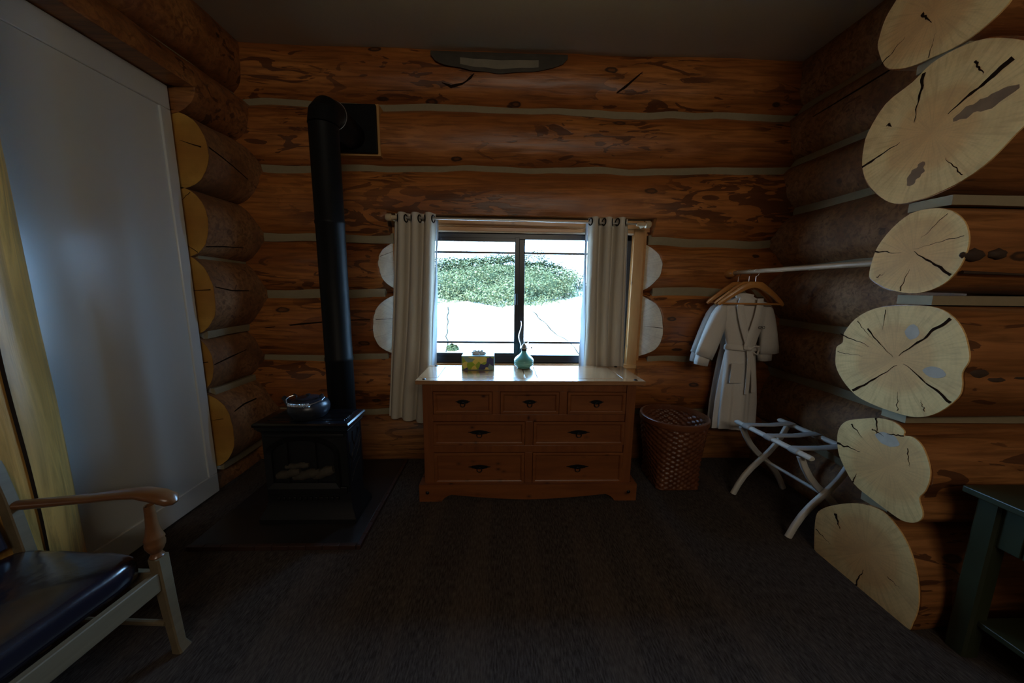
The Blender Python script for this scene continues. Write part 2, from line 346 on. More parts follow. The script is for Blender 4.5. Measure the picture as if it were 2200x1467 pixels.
# ------------------------------------------------------------------ log walls
def log_mesh(name, L0, L1, zb, zt, yf, ry, seed, mats, parent, place, cl_top=None, cl_bot=None, bev0=None, bev1=None, step=.06, checks=(), end0=None, end1=None, cutmat=None, amp=.008):
    """A log along local x; its room side faces local -y. zb(x)/zt(x): where it meets the logs below and above."""
    n = 72; N = max(3, int((L1-L0)/step)+1); mb = MB(); rings = []
    xs = [L0+(L1-L0)*i/(N-1) for i in range(N)]
    for cl in (cl_top, cl_bot):
        if cl:
            for e in (cl[0]-.002, cl[0]+.002, cl[1]-.002, cl[1]+.002):
                if L0 < e < L1: xs.append(e)
    xs = sorted(xs); yc = yf+ry
    for i, x in enumerate(xs):
        b, t_ = zb(x), zt(x); zc, hz = (b+t_)/2, (t_-b)/2+.012
        ring = []
        wob = .010*nz(x*1.3, seed*3.1) + .012*nz(x*.45, seed*5.7)
        for k in range(n):
            a = 2*PI*k/n; ca, sa = math.cos(a), math.sin(a)
            y = -math.copysign(abs(ca)**(2/2.25), ca)*(ry+wob); z = math.copysign(abs(sa)**(2/2.25), sa)*hz
            d = amp*nz(x*2.2, sa*1.6+seed, ca*1.6) + .0035*nz(x*7, sa*6+seed, ca*6)
            y += -ca*d*1.3; z += sa*d*.5
            zz = zc+z; yy = yc+y
            if cl_top and cl_top[0] < x < cl_top[1] and zz > cl_top[2]: zz = cl_top[2]
            if cl_bot and cl_bot[0] < x < cl_bot[1] and zz < cl_bot[2]: zz = cl_bot[2]
            xx = x
            if i == 0 and bev0: xx = bev0(yy)
            elif bev0: xx = max(x, bev0(yy)+.004*i)
            if i == len(xs)-1 and bev1: xx = bev1(yy)
            elif bev1: xx = min(x, bev1(yy)-.004*(len(xs)-1-i))
            ring.append(Vector((xx, yy, zz)))
        rings.append(ring)
    mb.rings([[place @ p for p in r] for r in rings], 0, True)
    def surf(x, a):
        i = min(range(len(xs)), key=lambda q: abs(xs[q]-x)); k = int(round(a/360*n)) % n
        return rings[i][k], yc
    for ck in checks:   # drying cracks: thin dark slivers let into the surface; (x, angle above the horizontal, width)
        pts = []
        for x, a, w in ck:
            p, _ = surf(x, a); pts.append((Vector((x, p.y, p.z)), w))
        vs = []; fs = []
        for j, (p, w) in enumerate(pts):
            vs += [p+Vector((0, -.0025, w/2)), p+Vector((0, -.0025, -w/2)), p+Vector((0, .01, 0))]
            if j: a0, b0 = 3*(j-1), 3*j; fs += [(a0, a0+1, b0+1, b0), (a0+1, a0+2, b0+2, b0+1), (a0+2, a0, b0, b0+2)]
        mb.add([place @ q for q in vs], fs, 1)
    o = mb.build(name, [mats, M['crack']], parent, sharp=50)
    # give the object an origin on its own axis so that grain follows it
    for end, ring, sgn in ((end0, rings[0], -1), (end1, rings[-1], 1)):
        if end is None: continue
        cb = MB(); g = []
        half = n//2
        off = Vector((sgn*.003, -.0005, 0))
        for k in range(0, half+1): g.append((ring[k % n]+off, ring[(n-k) % n]+off))
        vs = []; fs = []
        for j, (p, q) in enumerate(g):
            for s_ in range(5): vs.append(place @ p.lerp(q, s_/4))
            if j:
                for s_ in range(4): fs.append(((j-1)*5+s_, (j-1)*5+s_+1, j*5+s_+1, j*5+s_))
        cb.add(vs, fs, 0)
        c = sum(ring, Vector())/n
        for (y0, z0, y1, z1, w) in end:      # cracks on the cut face, in fractions of its half sizes
            pa = Vector((0, c.y+y0*ry, c.z+z0*(zt(L0)-zb(L0))/2)); pb = Vector((0, c.y+y1*ry, c.z+z1*(zt(L0)-zb(L0))/2))
            bv = bev0 if sgn < 0 else bev1
            K = 6; vs = []; fs = []
            for j in range(K+1):
                u = j/K; p = pa.lerp(pb, u); p.z += .004*nz(u*6, seed+y0); p.y += .004*nz(u*6, seed+9+y0)
                xx = bv(p.y) if bv else (L0 if sgn < 0 else L1); dv = (pb-pa).normalized(); nn = Vector((0, -dv.z, dv.y))*(w*(1-.8*u)/2)
                p = Vector((xx+sgn*.0045, p.y, p.z)); vs += [place @ (p+nn), place @ (p-nn)]
                if j: fs.append((2*j-2, 2*j-1, 2*j+1, 2*j))
            cb.add(vs, fs, 1)
        wc = place @ c
        e = cb.build('cut_end', [cutmat or M['cut'], M['crack']], o, smooth=False, loc=wc)
        if place.to_3x3() @ Vector((0,1,0)) != Vector((0,1,0)): pass
    return o

def chink(name, L0, L1, zc, y, parent, place, h=.024, gaps=()):
    segs = []; a = L0
    for g0, g1 in sorted(gaps): segs.append((a, g0)); a = g1
    segs.append((a, L1)); mb = MB()
    for s0, s1 in segs:
        if s1-s0 < .02: continue
        N = max(2, int((s1-s0)/.05)+1); rs = []
        for i in range(N):
            x = s0+(s1-s0)*i/(N-1); z = zc(x); hh = h*(1+.35*nz(x*2.3, z*3))
            rs.append([place @ Vector(p) for p in ((x, y+.004*nz(x*5, z), z-hh*1.5), (x, y-.008, z), (x, y+.004*nz(x*5, z+3), z+hh*1.5), (x, y+.16, z+hh*1.5), (x, y+.16, z-hh*1.5))])
        mb.rings(rs)
    return mb.build(name, M['chink'], parent, sharp=60)

def seam(z0, z1, X0, X1, seed, w=.019):
    return lambda x: z0+(z1-z0)*(x-X0)/(X1-X0) + w*1.25*nz(x*1.6, seed*7.3) + w*.6*nz(x*4.2, seed*2.9)
ID = Matrix.Identity(4)

# back wall
YF = 2.55
wb = empty('wall_back', (0.15, 2.75, 0), kind='structure', label='stacked honey log back wall with pale chinking around the window', cat='wall')
def P_(parent, mb_obj): return mb_obj
bs = [seam(a, b, -1.7, 2.0, i+1) for i, (a, b) in enumerate([(-.09,-.09), (.375,.375), (.812,.822), (1.300,1.352), (1.732,1.726), (2.192,2.243), (2.616,2.606), (3.03,3.03)])]
WL, WR = -.79, 1.065            # rough opening of the window
bevR = lambda y: WR+.006+max(0, 2.665-y)*1.45
bevL = lambda y: WL-.006-max(0, 2.665-y)*1.45
OP_T, OP_B = 1.885, .70
offs = [0, 0, .0, .030, 0, .005, .0, .01]
WT = -1*Matrix.Identity(4)
def wlog(i, L0, L1, m, **kw):
    o = log_mesh('log', L0, L1, bs[i], bs[i+1], YF+offs[i], .2, 10+i, m, wb_par, ID, **kw); return o
wb_par = None
wb_objs = []
wlog_args = [
 (0, -2.1, 2.5, M['log_dark'], {}),
 (1, -2.1, 2.5, M['log'], dict(cl_top=(WL, WR, OP_B))),
 (2, -2.1, WL, M['log'], dict(bev1=bevL, end1=[(-.95,.2,-.3,.22,.004)], cutmat=M['bevel_cut'], checks=[[(-1.75,0,.004),(-1.5,5,.012),(-1.2,8,.010),(-.98,11,.004)]])),
 (2, WR, 2.5, M['log'], dict(bev0=bevR, end0=[(-.98,.0,-.6,.02,.005)], cutmat=M['bevel_cut'])),
 (3, -2.1, WL, M['log'], dict(bev1=bevL, end1=[(-.95,.3,-.6,.55,.004)], cutmat=M['bevel_cut'])),
 (3, WR, 2.5, M['log'], dict(bev0=bevR, end0=[], cutmat=M['bevel_cut'])),
 (4, -2.1, 2.5, M['log_patchy'], dict(cl_bot=(WL-.04, WR+.06, OP_T))),
 (5, -2.1, 2.5, M['log'], {}),
 (6, -2.1, 2.5, M['log'], dict(checks=[[(-.42,-20,.003),(-.36,-24,.02),(-.28,-22,.012),(-.22,-8,.02),(-.2,-4,.004)], [(.78,-24,.01),(.84,-14,.02),(.92,-2,.012),(.95,3,.003)]])),
]
# log 2 spans seams 2..3 (z .82-1.33), log 3 spans 1.33-1.73
for (i, a, b, m, kw) in wlog_args:
    o = wlog(i, a, b, m, **kw); wb_objs.append(o)
def adopt(parent, objs):
    for o in objs:
        o.parent = parent; o.matrix_parent_inverse = parent.matrix_basis.inverted()
def fix(o, parent):
    o.parent = parent; o.matrix_parent_inverse = Matrix.Translation(-Vector(parent.location)) if parent.rotation_euler.z == 0 else (Matrix.Translation(parent.location) @ Matrix.Rotation(parent.rotation_euler.z, 4, 'Z')).inverted()
for i in range(1, 7):
    gaps = []
    if i in (2, 3): gaps = [(bevL(2.60), bevR(2.60))]
    if i == 4: gaps = [(WL-.02, WR+.04)]
    wb_objs.append(chink('chinking', -2.1, 2.5, bs[i], YF+.088, None, ID, gaps=gaps))
# grey weathered flat on the topmost log, under the ceiling
mb = MB(); N = 28
def flat_pt(u, v):
    x = -.49+.92*u; half = .088*math.sin(PI*u)**.45*(1+.12*nz(u*7))
    z = 2.895-(1-v)*half*1.15+v*.03; y = 2.75-.2*(max(0, 1-(abs(z-2.823)/.219)**2.25))**(1/2.25)
    return x, y, z
for u0 in range(N):
    for v0 in range(5):
        q = [flat_pt((u0+a)/N, (v0+b)/5) for a, b in ((0,0),(1,0),(1,1),(0,1))]
        mb.add([(x, y-.016, z) for x, y, z in q], [(0,1,2,3)], 0 if (v0 in (1,2) and 5 < u0 < N-6) else 1)
wb_objs.append(mb.build('weathered_patch', [m_plain('grey_weathered', (.20,.175,.125), .8, bscale=20, var=.2), M['stain_dark']], None, sharp=80))
for o in wb_objs: fix(o, wb)
wb_objs[-1]['label'] = 'grey weathered patch ringed with dark pitch'

# left wall: the logs run towards the camera, cut off at the doorway
wl = empty('wall_left', (-1.95, 2.4, 0), kind='structure', label='honey log side wall with cut log ends beside the white door', cat='wall')
PL = Matrix(((0,-1,0,-1.94+.0), (1,0,0,0), (0,0,1,0), (0,0,0,1)))   # local x -> world y, local -y -> world +x
def lp(xf): return Matrix(((0,-1,0,xf), (1,0,0,0), (0,0,1,0), (0,0,0,1)))
ls = [seam(a, a, 0, 1, 20+i, .012) for i, a in enumerate([-.2, .175, .665, 1.065, 1.53, 1.925, 2.335, 2.645, 3.03])]
lobj = []
lfront = [-1.90, -1.755, -1.835, -1.765, -1.755, -1.710, -1.735, -1.74]
ends = [[], [(-.75,.35,-.3,.30,.004)], [(-.9,.1,-.35,.0,.006)], [(-.9,.15,-.2,.12,.006)], [(-.6,-.9,-.2,-.6,.005), (-.6,.85,-.2,.5,.004)], [(-.85,.10,-.25,.28,.007)]]
lchk = [[], [[(2.20,25,.006),(2.30,28,.012),(2.42,30,.010)]], [[(2.165,0,.006),(2.3,6,.010),(2.45,10,.004)]], [[(2.17,8,.006),(2.3,5,.009),(2.45,3,.006)]], [[(2.17,-40,.006),(2.3,-36,.008),(2.45,-30,.004)]], [[(2.165,6,.008),(2.25,2,.008),(2.35,-4,.007),(2.47,-14,.004)]]]
for i in range(6):
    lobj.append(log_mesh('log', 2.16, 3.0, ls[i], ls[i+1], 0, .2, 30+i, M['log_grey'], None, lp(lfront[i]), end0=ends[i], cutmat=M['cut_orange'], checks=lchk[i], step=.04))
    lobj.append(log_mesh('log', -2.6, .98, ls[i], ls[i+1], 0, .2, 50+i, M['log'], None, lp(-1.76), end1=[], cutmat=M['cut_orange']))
lobj.append(log_mesh('log', -2.6, 3.0, ls[6], ls[7], 0, .2, 37, M['log_dark'], None, lp(lfront[6]), cl_bot=(1.0, 2.15, 2.455)))
lobj.append(log_mesh('log', -2.6, 3.0, ls[7], ls[8], 0, .2, 38, M['log_dark'], None, lp(lfront[7])))
for i in range(1, 7):
    lobj.append(chink('chinking', 2.19, 2.9, ls[i], .095, None, lp(-1.775)))
    if i < 6: lobj.append(chink('chinking', -2.5, .95, ls[i], .085, None, lp(-1.765)))
lobj.append(chink('chinking', -2.5, 2.9, ls[7], .085, None, lp(-1.765)))
lobj.append(MB().box(-2.30, .90, 0, -2.24, 2.3, 2.6).build('leak_panel', M['wall_plain'], None, False))  # unseen panel added behind the door against leaking sky light
for o in lobj: fix(o, wl)

# right wall of the alcove
wr = empty('wall_right', (2.25, 2.0, 0), kind='structure', label='shadowed log wall behind the luggage rack and robe', cat='wall')
def rp(xf): return Matrix(((0,1,0,xf), (-1,0,0,0), (0,0,1,0), (0,0,0,1)))
rs_ = [seam(a, a, 0, 1, 70+i, .010) for i, a in enumerate([-.15, .30, .74, 1.14, 1.53, 1.945, 2.293, 2.650, 3.03])]
robj = []
for i in range(8):
    ck = [[(-2.4,10,.004),(-2.1,14,.010),(-1.7,18,.008)]] if i == 6 else ([[(-2.3,-10,.003),(-2.1,-20,.006),(-1.7,-24,.006)]] if i == 1 else [])
    robj.append(log_mesh('log', -3.0, -1.45, rs_[i], rs_[i+1], 0, .2, 80+i, M['log_grey'], None, rp(2.045+.01*(i % 3)), checks=ck))
    if i: robj.append(chink('chinking', -2.9, -1.5, rs_[i], .085, None, rp(2.05)))
for o in robj: fix(o, wr)

# log partition that ends at the alcove; its cut ends face left
PART = [
 ([(1.595,.183),(1.577,.236),(1.524,.297),(1.45,.36),(1.384,.398),(1.31,.413),(1.251,.385),(1.202,.333),(1.162,.251),(1.141,.166),(1.136,.104),(1.142,.04),(1.16,-.01),(1.285,-.02),(1.456,-.02),(1.56,-.02),(1.587,.08)],
  [(1.50,.27,1.47,.21,.014), (1.585,.12,1.50,.10,.006), (1.36,.0,1.34,.10,.008), (1.25,.15,1.2,.14,.004)], []),
 ([(1.555,.683),(1.526,.743),(1.467,.779),(1.394,.812),(1.332,.818),(1.293,.797),(1.290,.777),(1.259,.783),(1.224,.759),(1.192,.697),(1.183,.643),(1.189,.59),(1.202,.55),(1.183,.504),(1.183,.473),(1.203,.442),(1.241,.425),(1.293,.43),(1.371,.445),(1.447,.468),(1.516,.543),(1.545,.602)],
  [(1.40,.81,1.39,.74,.008), (1.55,.62,1.44,.63,.010), (1.29,.775,1.35,.755,.008), (1.50,.74,1.44,.70,.007), (1.45,.47,1.44,.52,.006), (1.41,.755,1.36,.74,.006), (1.27,.73,1.25,.66,.004)], [(1.345,.735,.045,.028)]),
 ([(1.628,1.057),(1.629,1.093),(1.603,1.12),(1.604,1.166),(1.562,1.239),(1.49,1.290),(1.402,1.308),(1.292,1.312),(1.231,1.29),(1.184,1.238),(1.157,1.174),(1.147,1.124),(1.158,1.079),(1.150,1.03),(1.155,.983),(1.198,.913),(1.249,.873),(1.311,.860),(1.419,.864),(1.504,.884),(1.576,.939),(1.619,1.0)],
  [(1.22,1.27,1.36,1.10,.013), (1.62,1.16,1.48,1.12,.006), (1.52,.90,1.36,1.06,.010), (1.17,.96,1.34,1.07,.010), (1.50,1.20,1.38,1.09,.006), (1.44,1.29,1.44,1.2,.003), (1.33,.87,1.34,.95,.004), (1.62,1.07,1.5,1.07,.003), (1.55,1.23,1.47,1.15,.003), (1.24,.9,1.26,.94,.004)], [(1.33,1.205,.024,.032), (1.235,1.06,.035,.022)]),
 ([(1.534,1.443),(1.532,1.495),(1.518,1.565),(1.472,1.637),(1.413,1.685),(1.345,1.690),(1.285,1.67),(1.239,1.622),(1.217,1.562),(1.216,1.505),(1.23,1.448),(1.262,1.398),(1.314,1.368),(1.367,1.362),(1.437,1.376),(1.487,1.400),(1.52,1.422)],
  [(1.245,1.43,1.375,1.53,.012), (1.525,1.545,1.42,1.53,.006), (1.29,1.66,1.36,1.58,.003), (1.40,1.37,1.38,1.46,.004), (1.23,1.57,1.38,1.54,.003), (1.50,1.43,1.47,1.45,.004)], []),
 ([(1.647,1.954),(1.652,2.022),(1.644,2.087),(1.586,2.18),(1.493,2.216),(1.435,2.252),(1.362,2.258),(1.279,2.238),(1.188,2.174),(1.135,2.109),(1.113,2.032),(1.12,1.93),(1.154,1.882),(1.205,1.816),(1.267,1.771),(1.346,1.742),(1.405,1.734),(1.462,1.735),(1.519,1.763),(1.586,1.83),(1.626,1.892)],
  [(1.645,1.94,1.50,1.99,.012), (1.455,2.23,1.46,2.05,.012), (1.44,1.80,1.40,1.88,.045), (1.17,2.03,1.33,2.00,.050), (1.20,2.13,1.35,2.03,.020), (1.27,1.79,1.33,1.87,.005), (1.56,2.09,1.545,2.07,.014), (1.30,2.18,1.27,2.12,.010)], []),
 ([(1.658,2.442),(1.66,2.489),(1.646,2.553),(1.611,2.599),(1.568,2.645),(1.495,2.665),(1.4,2.660),(1.31,2.612),(1.242,2.512),(1.217,2.388),(1.243,2.315),(1.311,2.276),(1.373,2.268),(1.436,2.275),(1.491,2.281),(1.553,2.301),(1.613,2.344)],
  [(1.63,2.36,1.55,2.42,.006), (1.45,2.28,1.44,2.36,.003), (1.50,2.47,1.46,2.41,.010)], []),
 ([(1.63,2.80),(1.60,2.90),(1.5,3.02),(1.3,3.02),(1.2,2.92),(1.17,2.80),(1.22,2.71),(1.35,2.675),(1.5,2.675),(1.6,2.73)], [], []),
]
wp = empty('wall_partition', (2.5, 1.4, 0), kind='structure', label='log partition ending in a stack of pale round cut ends', cat='wall')
def smooth_poly(P, k=3):
    out = []; n = len(P)
    for i in range(n):
        p0, p1, p2, p3 = (Vector(P[(i+j-1) % n]) for j in range(4))
        for s in range(k):
            u = s/k; out.append(.5*((2*p1)+(-p0+p2)*u+(2*p0-5*p1+4*p2-p3)*u*u+(-p0+3*p1-3*p2+p3)*u*u*u))
    return out
XP = 1.68
for i, (poly, cr, spots) in enumerate(PART):
    sp = smooth_poly(poly); c = sum(sp, Vector((0, 0)))/len(sp); rs = []
    N = 40
    for j in range(N):
        x = XP + 1.9*(j/(N-1))**1.2; ring = []
        relax = min(1, (x-XP)/.6)
        for k, p in enumerate(sp):
            d = p-c; a = math.atan2(d.y, d.x); r = d.length
            # away from the cut the odd bumps of the outline smooth out
            rr = sum((sp[(k+m) % len(sp)]-c).length for m in range(-6, 7))/13
            r = r*(1-relax)+rr*relax + .012*nz(x*1.5, math.sin(a)*1.3+i*4, math.cos(a)*1.3) 
            ring.append(Vector((x+(.0 if j else 0), c.x+math.cos(a)*r, max(-.03, c.y+math.sin(a)*r))))
        rs.append(ring)
    mb = MB(); mb.rings(rs)
    if i == 3: 
        q = [(XP+.01+.4*u, 1.232-.004+.02*nz(u*4), 1.44-.01*u) for u in (0,.3,.6,1)]
        mb.tube(q, [.007,.005,.004,.001], 6, 1)
    if i in (2, 3):
        yy, zz = (1.150, 1.01) if i == 2 else (1.222, 1.51)
    for (kx, ky, kz, a, b) in {2: ((1.735,1.152,1.075,.045,.026),(1.80,1.150,1.050,.060,.018),(1.90,1.151,1.06,.06,.010)), 3: ((1.71,1.214,1.50,.045,.024),(1.80,1.212,1.505,.035,.020)), 4: ((1.72,1.128,2.02,.03,.03),)}.get(i, ()):
        rs2 = []
        for q in range(7):
            ph = -PI/2+PI*q/6; rs2.append([(kx+a*math.cos(ph)*math.cos(2*PI*k/16)*(1+.3*nz(k*.8, kx*9)), ky+.010+.014*math.sin(ph), kz+b*math.cos(ph)*math.sin(2*PI*k/16)*(1+.3*nz(k*.9, kz*9))) for k in range(16)])
        mb.rings(rs2, 1)
    lg = mb.build('log', [M['log_dark'], M['knot']], None, sharp=50); fix(lg, wp)
    cb = MB(); m_ = len(sp); cen = Vector((XP-.006, c.x, c.y))
    vs = [Vector((XP-.006, p.x, max(.001, p.y))) for p in sp] + [Vector((XP+.0005, p.x, max(.001, p.y))) for p in sp]
    cb.add(vs, [tuple(range(m_))] + [(k, (k+1) % m_, m_+(k+1) % m_, m_+k) for k in range(m_)])
    rnd = random.Random(i*5+1)
    for (y0, z0, y1, z1, w) in cr:
        pa, pb = Vector((y0, z0)), Vector((y1, z1)); K = 18; V = []; Fc = []; dv = (pb-pa).normalized(); nn = Vector((-dv.y, dv.x))
        for j in range(K+1):
            u = j/K; p = pa.lerp(pb, u)+nn*.007*nz(u*5, i*3+y0*9)*(1 if 0 < j < K else 0); ww = w*(1-.85*u)*.5*(1+.5*nz(u*9, y0*5))
            if w > .03: ww = w*.45*math.sin(PI*(u*.94+.03))**.6*(1+.5*nz(u*7, y0*5))
            V += [(XP-.0068, p.x+nn.x*ww, p.y+nn.y*ww), (XP-.0068, p.x-nn.x*ww, p.y-nn.y*ww)]
            if j: Fc.append((2*j-2, 2*j-1, 2*j+1, 2*j))
        cb.add(V, Fc, 2 if w > .03 else 1)
    for (y0, z0, a, b) in spots:
        cb.add([(XP-.0066, y0+a*math.cos(q*PI/8)*(1+.2*nz(q, y0)), z0+b*math.sin(q*PI/8)*(1+.2*nz(q, z0))) for q in range(16)], [tuple(range(16))], 3)
    if i == 4: pass
    e = cb.build('cut_end', [M['cut'], M['crack'], m_plain('cut_gouge', (.20,.105,.045), .8, var=.4), M['stain']], None, smooth=False, loc=cen); fix(e, lg) if False else None
    e.parent = lg; e.matrix_parent_inverse = (lg.matrix_parent_inverse).inverted() @ Matrix.Translation(-Vector(wp.location)) if False else Matrix.Identity(4)
    e.matrix_parent_inverse = Matrix.Identity(4)
mb = MB()
for z, y0, y1, h in ((.424,1.31,1.42,.018), (.842,1.31,1.40,.018), (1.335,1.30,1.42,.020), (1.712,1.30,1.44,.020), (2.263,1.34,1.50,.016), (2.67,1.3,1.5,.02)):
    rs = []
    for j in range(24):
        x = XP+.012+1.85*j/23; hh = h*(1+.2*nz(x*3, z)); k = min(1, j/2)
        rs.append([(x, y0+.01*nz(x*2, z), z-hh), (x, y1, z-hh), (x, y1, z+hh), (x, y0+.01*nz(x*2, z), z+hh)])
    mb.rings(rs)
o = mb.build('chinking', M['chink'], None); fix(o, wp)

# floor, ceiling, far walls
tag(MB().box(-2.4, -2.6, -.08, 3.7, 2.9, 0).build('floor', M['carpet'], None, False), 'dark brown woven carpet covering the whole floor', 'floor', kind='structure')
tag(MB().box(-2.4, -2.6, 2.95, 3.7, 3.1, 3.12).build('ceiling', M['ceiling'], None, False), 'flat dim ceiling above the log walls', 'ceiling', kind='structure')
mb = MB(); Y0, Y1 = -2.46, -2.30
mb.box(-2.3, Y0-.1, 0, 3.6, Y0, 3)  # unseen backing added to keep sky light out of the recesses
for x0, z0, x1, z1 in ((-2.2,0,-.42,3), (-.42,0,1.52,2.34), (-.42,2.86,1.52,3), (1.52,0,2.03,3), (2.03,0,2.87,1.13), (2.03,2.07,2.87,3), (2.87,0,3.6,3)): mb.box(x0, Y0, z0, x1, Y1, z1)
tag(mb.build('wall_front', M['wall_plain'], None, False), 'timber wall behind the viewer with two closed recesses', 'wall', kind='structure')
tag(MB().box(3.42, -2.46, 0, 3.6, 1.8, 3).build('wall_side', M['wall_plain'], None, False), 'timber wall closing the room beyond the table', 'wall', kind='structure')
tag(MB().box(3.3, 1.2, 0, 3.6, 2.9, 3).build('wall_corner', M['wall_plain'], None, False), 'timber wall behind the log partition', 'wall', kind='structure')

# ------------------------------------------------------------------ window
win = empty('window_1', (.135, 2.66, 1.28), kind='structure', label='black framed sliding window with pine casing looking onto rock and shrubs', cat='window')
def wchild(o): fix(o, win); return o
FL, FR, FB, FT = -.705, .985, .777, 1.772; YW = 2.655
mb = MB(); w = .042
mb.box(FL, YW, FT-w, FR, YW+.07, FT).box(FL, YW, FB, FR, YW+.07, FB+w+.02).box(FL, YW, FB, FL+w, YW+.07, FT).box(FR-w, YW, FB, FR, YW+.07, FT)
mb.box(.128, YW+.012, FB, .172, YW+.06, FT)
wchild(mb.build('window_frame', M['win_black'], None, True, bevel=.003))
mb = MB(); mb.box(.094, YW-.008, FB+.04, .128, YW+.03, FT-.03).box(FL+.03, YW-.004, FT-.062, .12, YW+.03, FT-.034).box(FL+.03, YW-.004, FB+.052, .12, YW+.03, FB+.078)
wchild(mb.build('sliding_sash', M['win_black'], None, True, bevel=.002))
mb = MB()
for z in (1.632, .937): mb.box(FL+.03, YW+.02, z-.0075, FR-.03, YW+.034, z+.0075)
wchild(mb.build('glazing_bar', M['win_black'], None, False))
wchild(MB().box(.102, YW-.022, 1.235, .118, YW-.006, 1.325).build('window_latch', M['win_black'], None, True, bevel=.004))
wchild(MB().box(FL+.02, YW+.026, FB+.03, .13, YW+.029, FT-.03).box(.13, YW+.036, FB+.03, FR-.02, YW+.039, FT-.03).build('window_pane', M['glass'], None, False))
# jamb lining through the wall
mb = MB(); mb.box(WL-.03, YW-.01, FT, WR+.03, 2.98, FT+.03).box(WL-.03, YW-.01, FB-.03, WR+.03, 2.98, FB).box(WL-.03, YW-.01, FB, FL, 2.98, FT).box(FR, YW-.01, FB, WR+.03, 2.98, FT)
wchild(mb.build('jamb_lining', M['casing'], None, False))
mb = MB(); mb.box(WL-.12, 2.70, .60, WL-.02, 2.97, 1.95).box(WR+.02, 2.70, .60, WR+.14, 2.97, 1.95).box(WL-.12, 2.67, 1.80, WR+.14, 2.97, 1.96)
wchild(mb.build('leak_blocks', M['casing'], None, False))  # unseen blocks added to stop sky light leaking in around the frame
mb = MB(); mb.box(WL-.02, 2.612, 1.812, WR-.01, YW, 1.870); mb.box(WL-.01, 2.630, 1.783, WR-.02, YW, 1.812)
wchild(mb.build('head_casing', M['casing'], None, True, bevel=.003))
mb = MB(); mb.box(FL+.0, 2.624, 1.772, FR, YW+.004, 1.783)
wchild(mb.build('head_bead', m_plain('bead', (.62,.50,.34), .5), None, False))
wchild(MB().box(FR+.005, 2.618, .70, WR+.005, YW+.02, 1.812).build('side_casing', M['casing_v'], None, True, bevel=.003))
wchild(MB().box(WL-.005, 2.618, .70, FL-.005, YW+.02, 1.812).build('side_casing', M['casing_v'], None, True, bevel=.003))
wchild(MB().box(WL, 2.60, .745, WR, YW+.02, .777).build('window_sill', M['casing'], None, True, bevel=.003))
wchild(MB().box(WL-.03, 2.63, 1.870, WR+.05, 2.99, 1.90).build('caulk_strip', M['chink'], None, True, bevel=.004))
wchild(MB().box(WL-.03, 2.66, .66, WR+.03, 2.98, .745).build('sub_sill', M['casing'], None, False))

# ------------------------------------------------------------------ door and post on the left
dr = empty('door_1', (-1.90, 1.72, 0), kind='structure', label='tall white panelled door standing against the log ends', cat='door')
DX0, DX1, DY0, DY1, DZ = -1.905, -1.868, 1.28, 2.136, 2.452
mb = MB(); mb.box(DX0, DY0, .012, DX1-.010, DY1, DZ)
mb2 = MB(); mb2.box(DX0-.001, DY0, DZ-.125, DX1, DY1, DZ).box(DX0-.001, DY0, .012, DX1, DY1, .14).box(DX0-.001, DY1-.062, .14, DX1, DY1, DZ-.125).box(DX0-.001, DY0, .14, DX1, DY0+.062, DZ-.125)
o = mb.build('door_panel', M['white'], None, False); fix(o, dr)
o = mb2.build('door_frame', M['white'], None, True, bevel=.004); fix(o, dr)
hg = MB().box(DX1, 1.36, 2.20, DX1+.006, 1.42, 2.30).tube([(DX1+.010, 1.42, 2.19), (DX1+.010, 1.42, 2.31)], .008).build('door_hinge', M['rodmetal'], None); fix(hg, dr)

mb = MB(); rs = []
for j in range(44):
    z = 2.62*j/43; r = .2+.012*nz(z*1.2, 3)+.01*(1-z/2.6); cx, cy = -1.925+.010*nz(z, 8), 1.205
    rs.append([(cx+(r+.010*nz(z*1.5, math.sin(2*PI*k/64)*1.5, math.cos(2*PI*k/64)*1.5))*math.cos(2*PI*k/64), cy+(r+.010*nz(z*1.5, math.sin(2*PI*k/64)*1.5, math.cos(2*PI*k/64)*1.5))*math.sin(2*PI*k/64), z) for k in range(64)])
PT = Matrix(((0,0,1,0), (0,1,0,0), (-1,0,0,0), (0,0,0,1)))
mb = MB(); mb.rings([[PT.inverted() @ Vector(p) for p in r] for r in rs])
cr = []
for j in range(30):
    z = .15+1.75*j/29; a = math.radians(-2+3.0*nz(z*1.5)+(z-1)*2); r = .2+.012*nz(z*1.2, 3)+.01*(1-z/2.6)+.0035; cx, cy = -1.925+.010*nz(z, 8), 1.205
    rr = r+.010*nz(z*1.5, math.sin(a)*1.5, math.cos(a)*1.5); wv = .0055*math.sin(PI*(j+.5)/30)**.3
    cr.append((Vector((cx+rr*math.cos(a), cy+rr*math.sin(a), z)), Vector((-math.sin(a), math.cos(a), 0))*wv))
vs = []; fs = []
for j, (p, d) in enumerate(cr):
    vs += [PT.inverted() @ (p+d), PT.inverted() @ (p-d)]
    if j: fs.append((2*j-2, 2*j-1, 2*j+1, 2*j))
mb.add(vs, fs, 1)
o = mb.build('trim_1', [M['log_pale'], M['crack']], None, sharp=60); o.matrix_world = PT
tag(o, 'upright golden log post with one long crack at far left', 'post', kind='structure')
# shadow of its own: the logs beyond the post continue towards the viewer (part of wall_left)

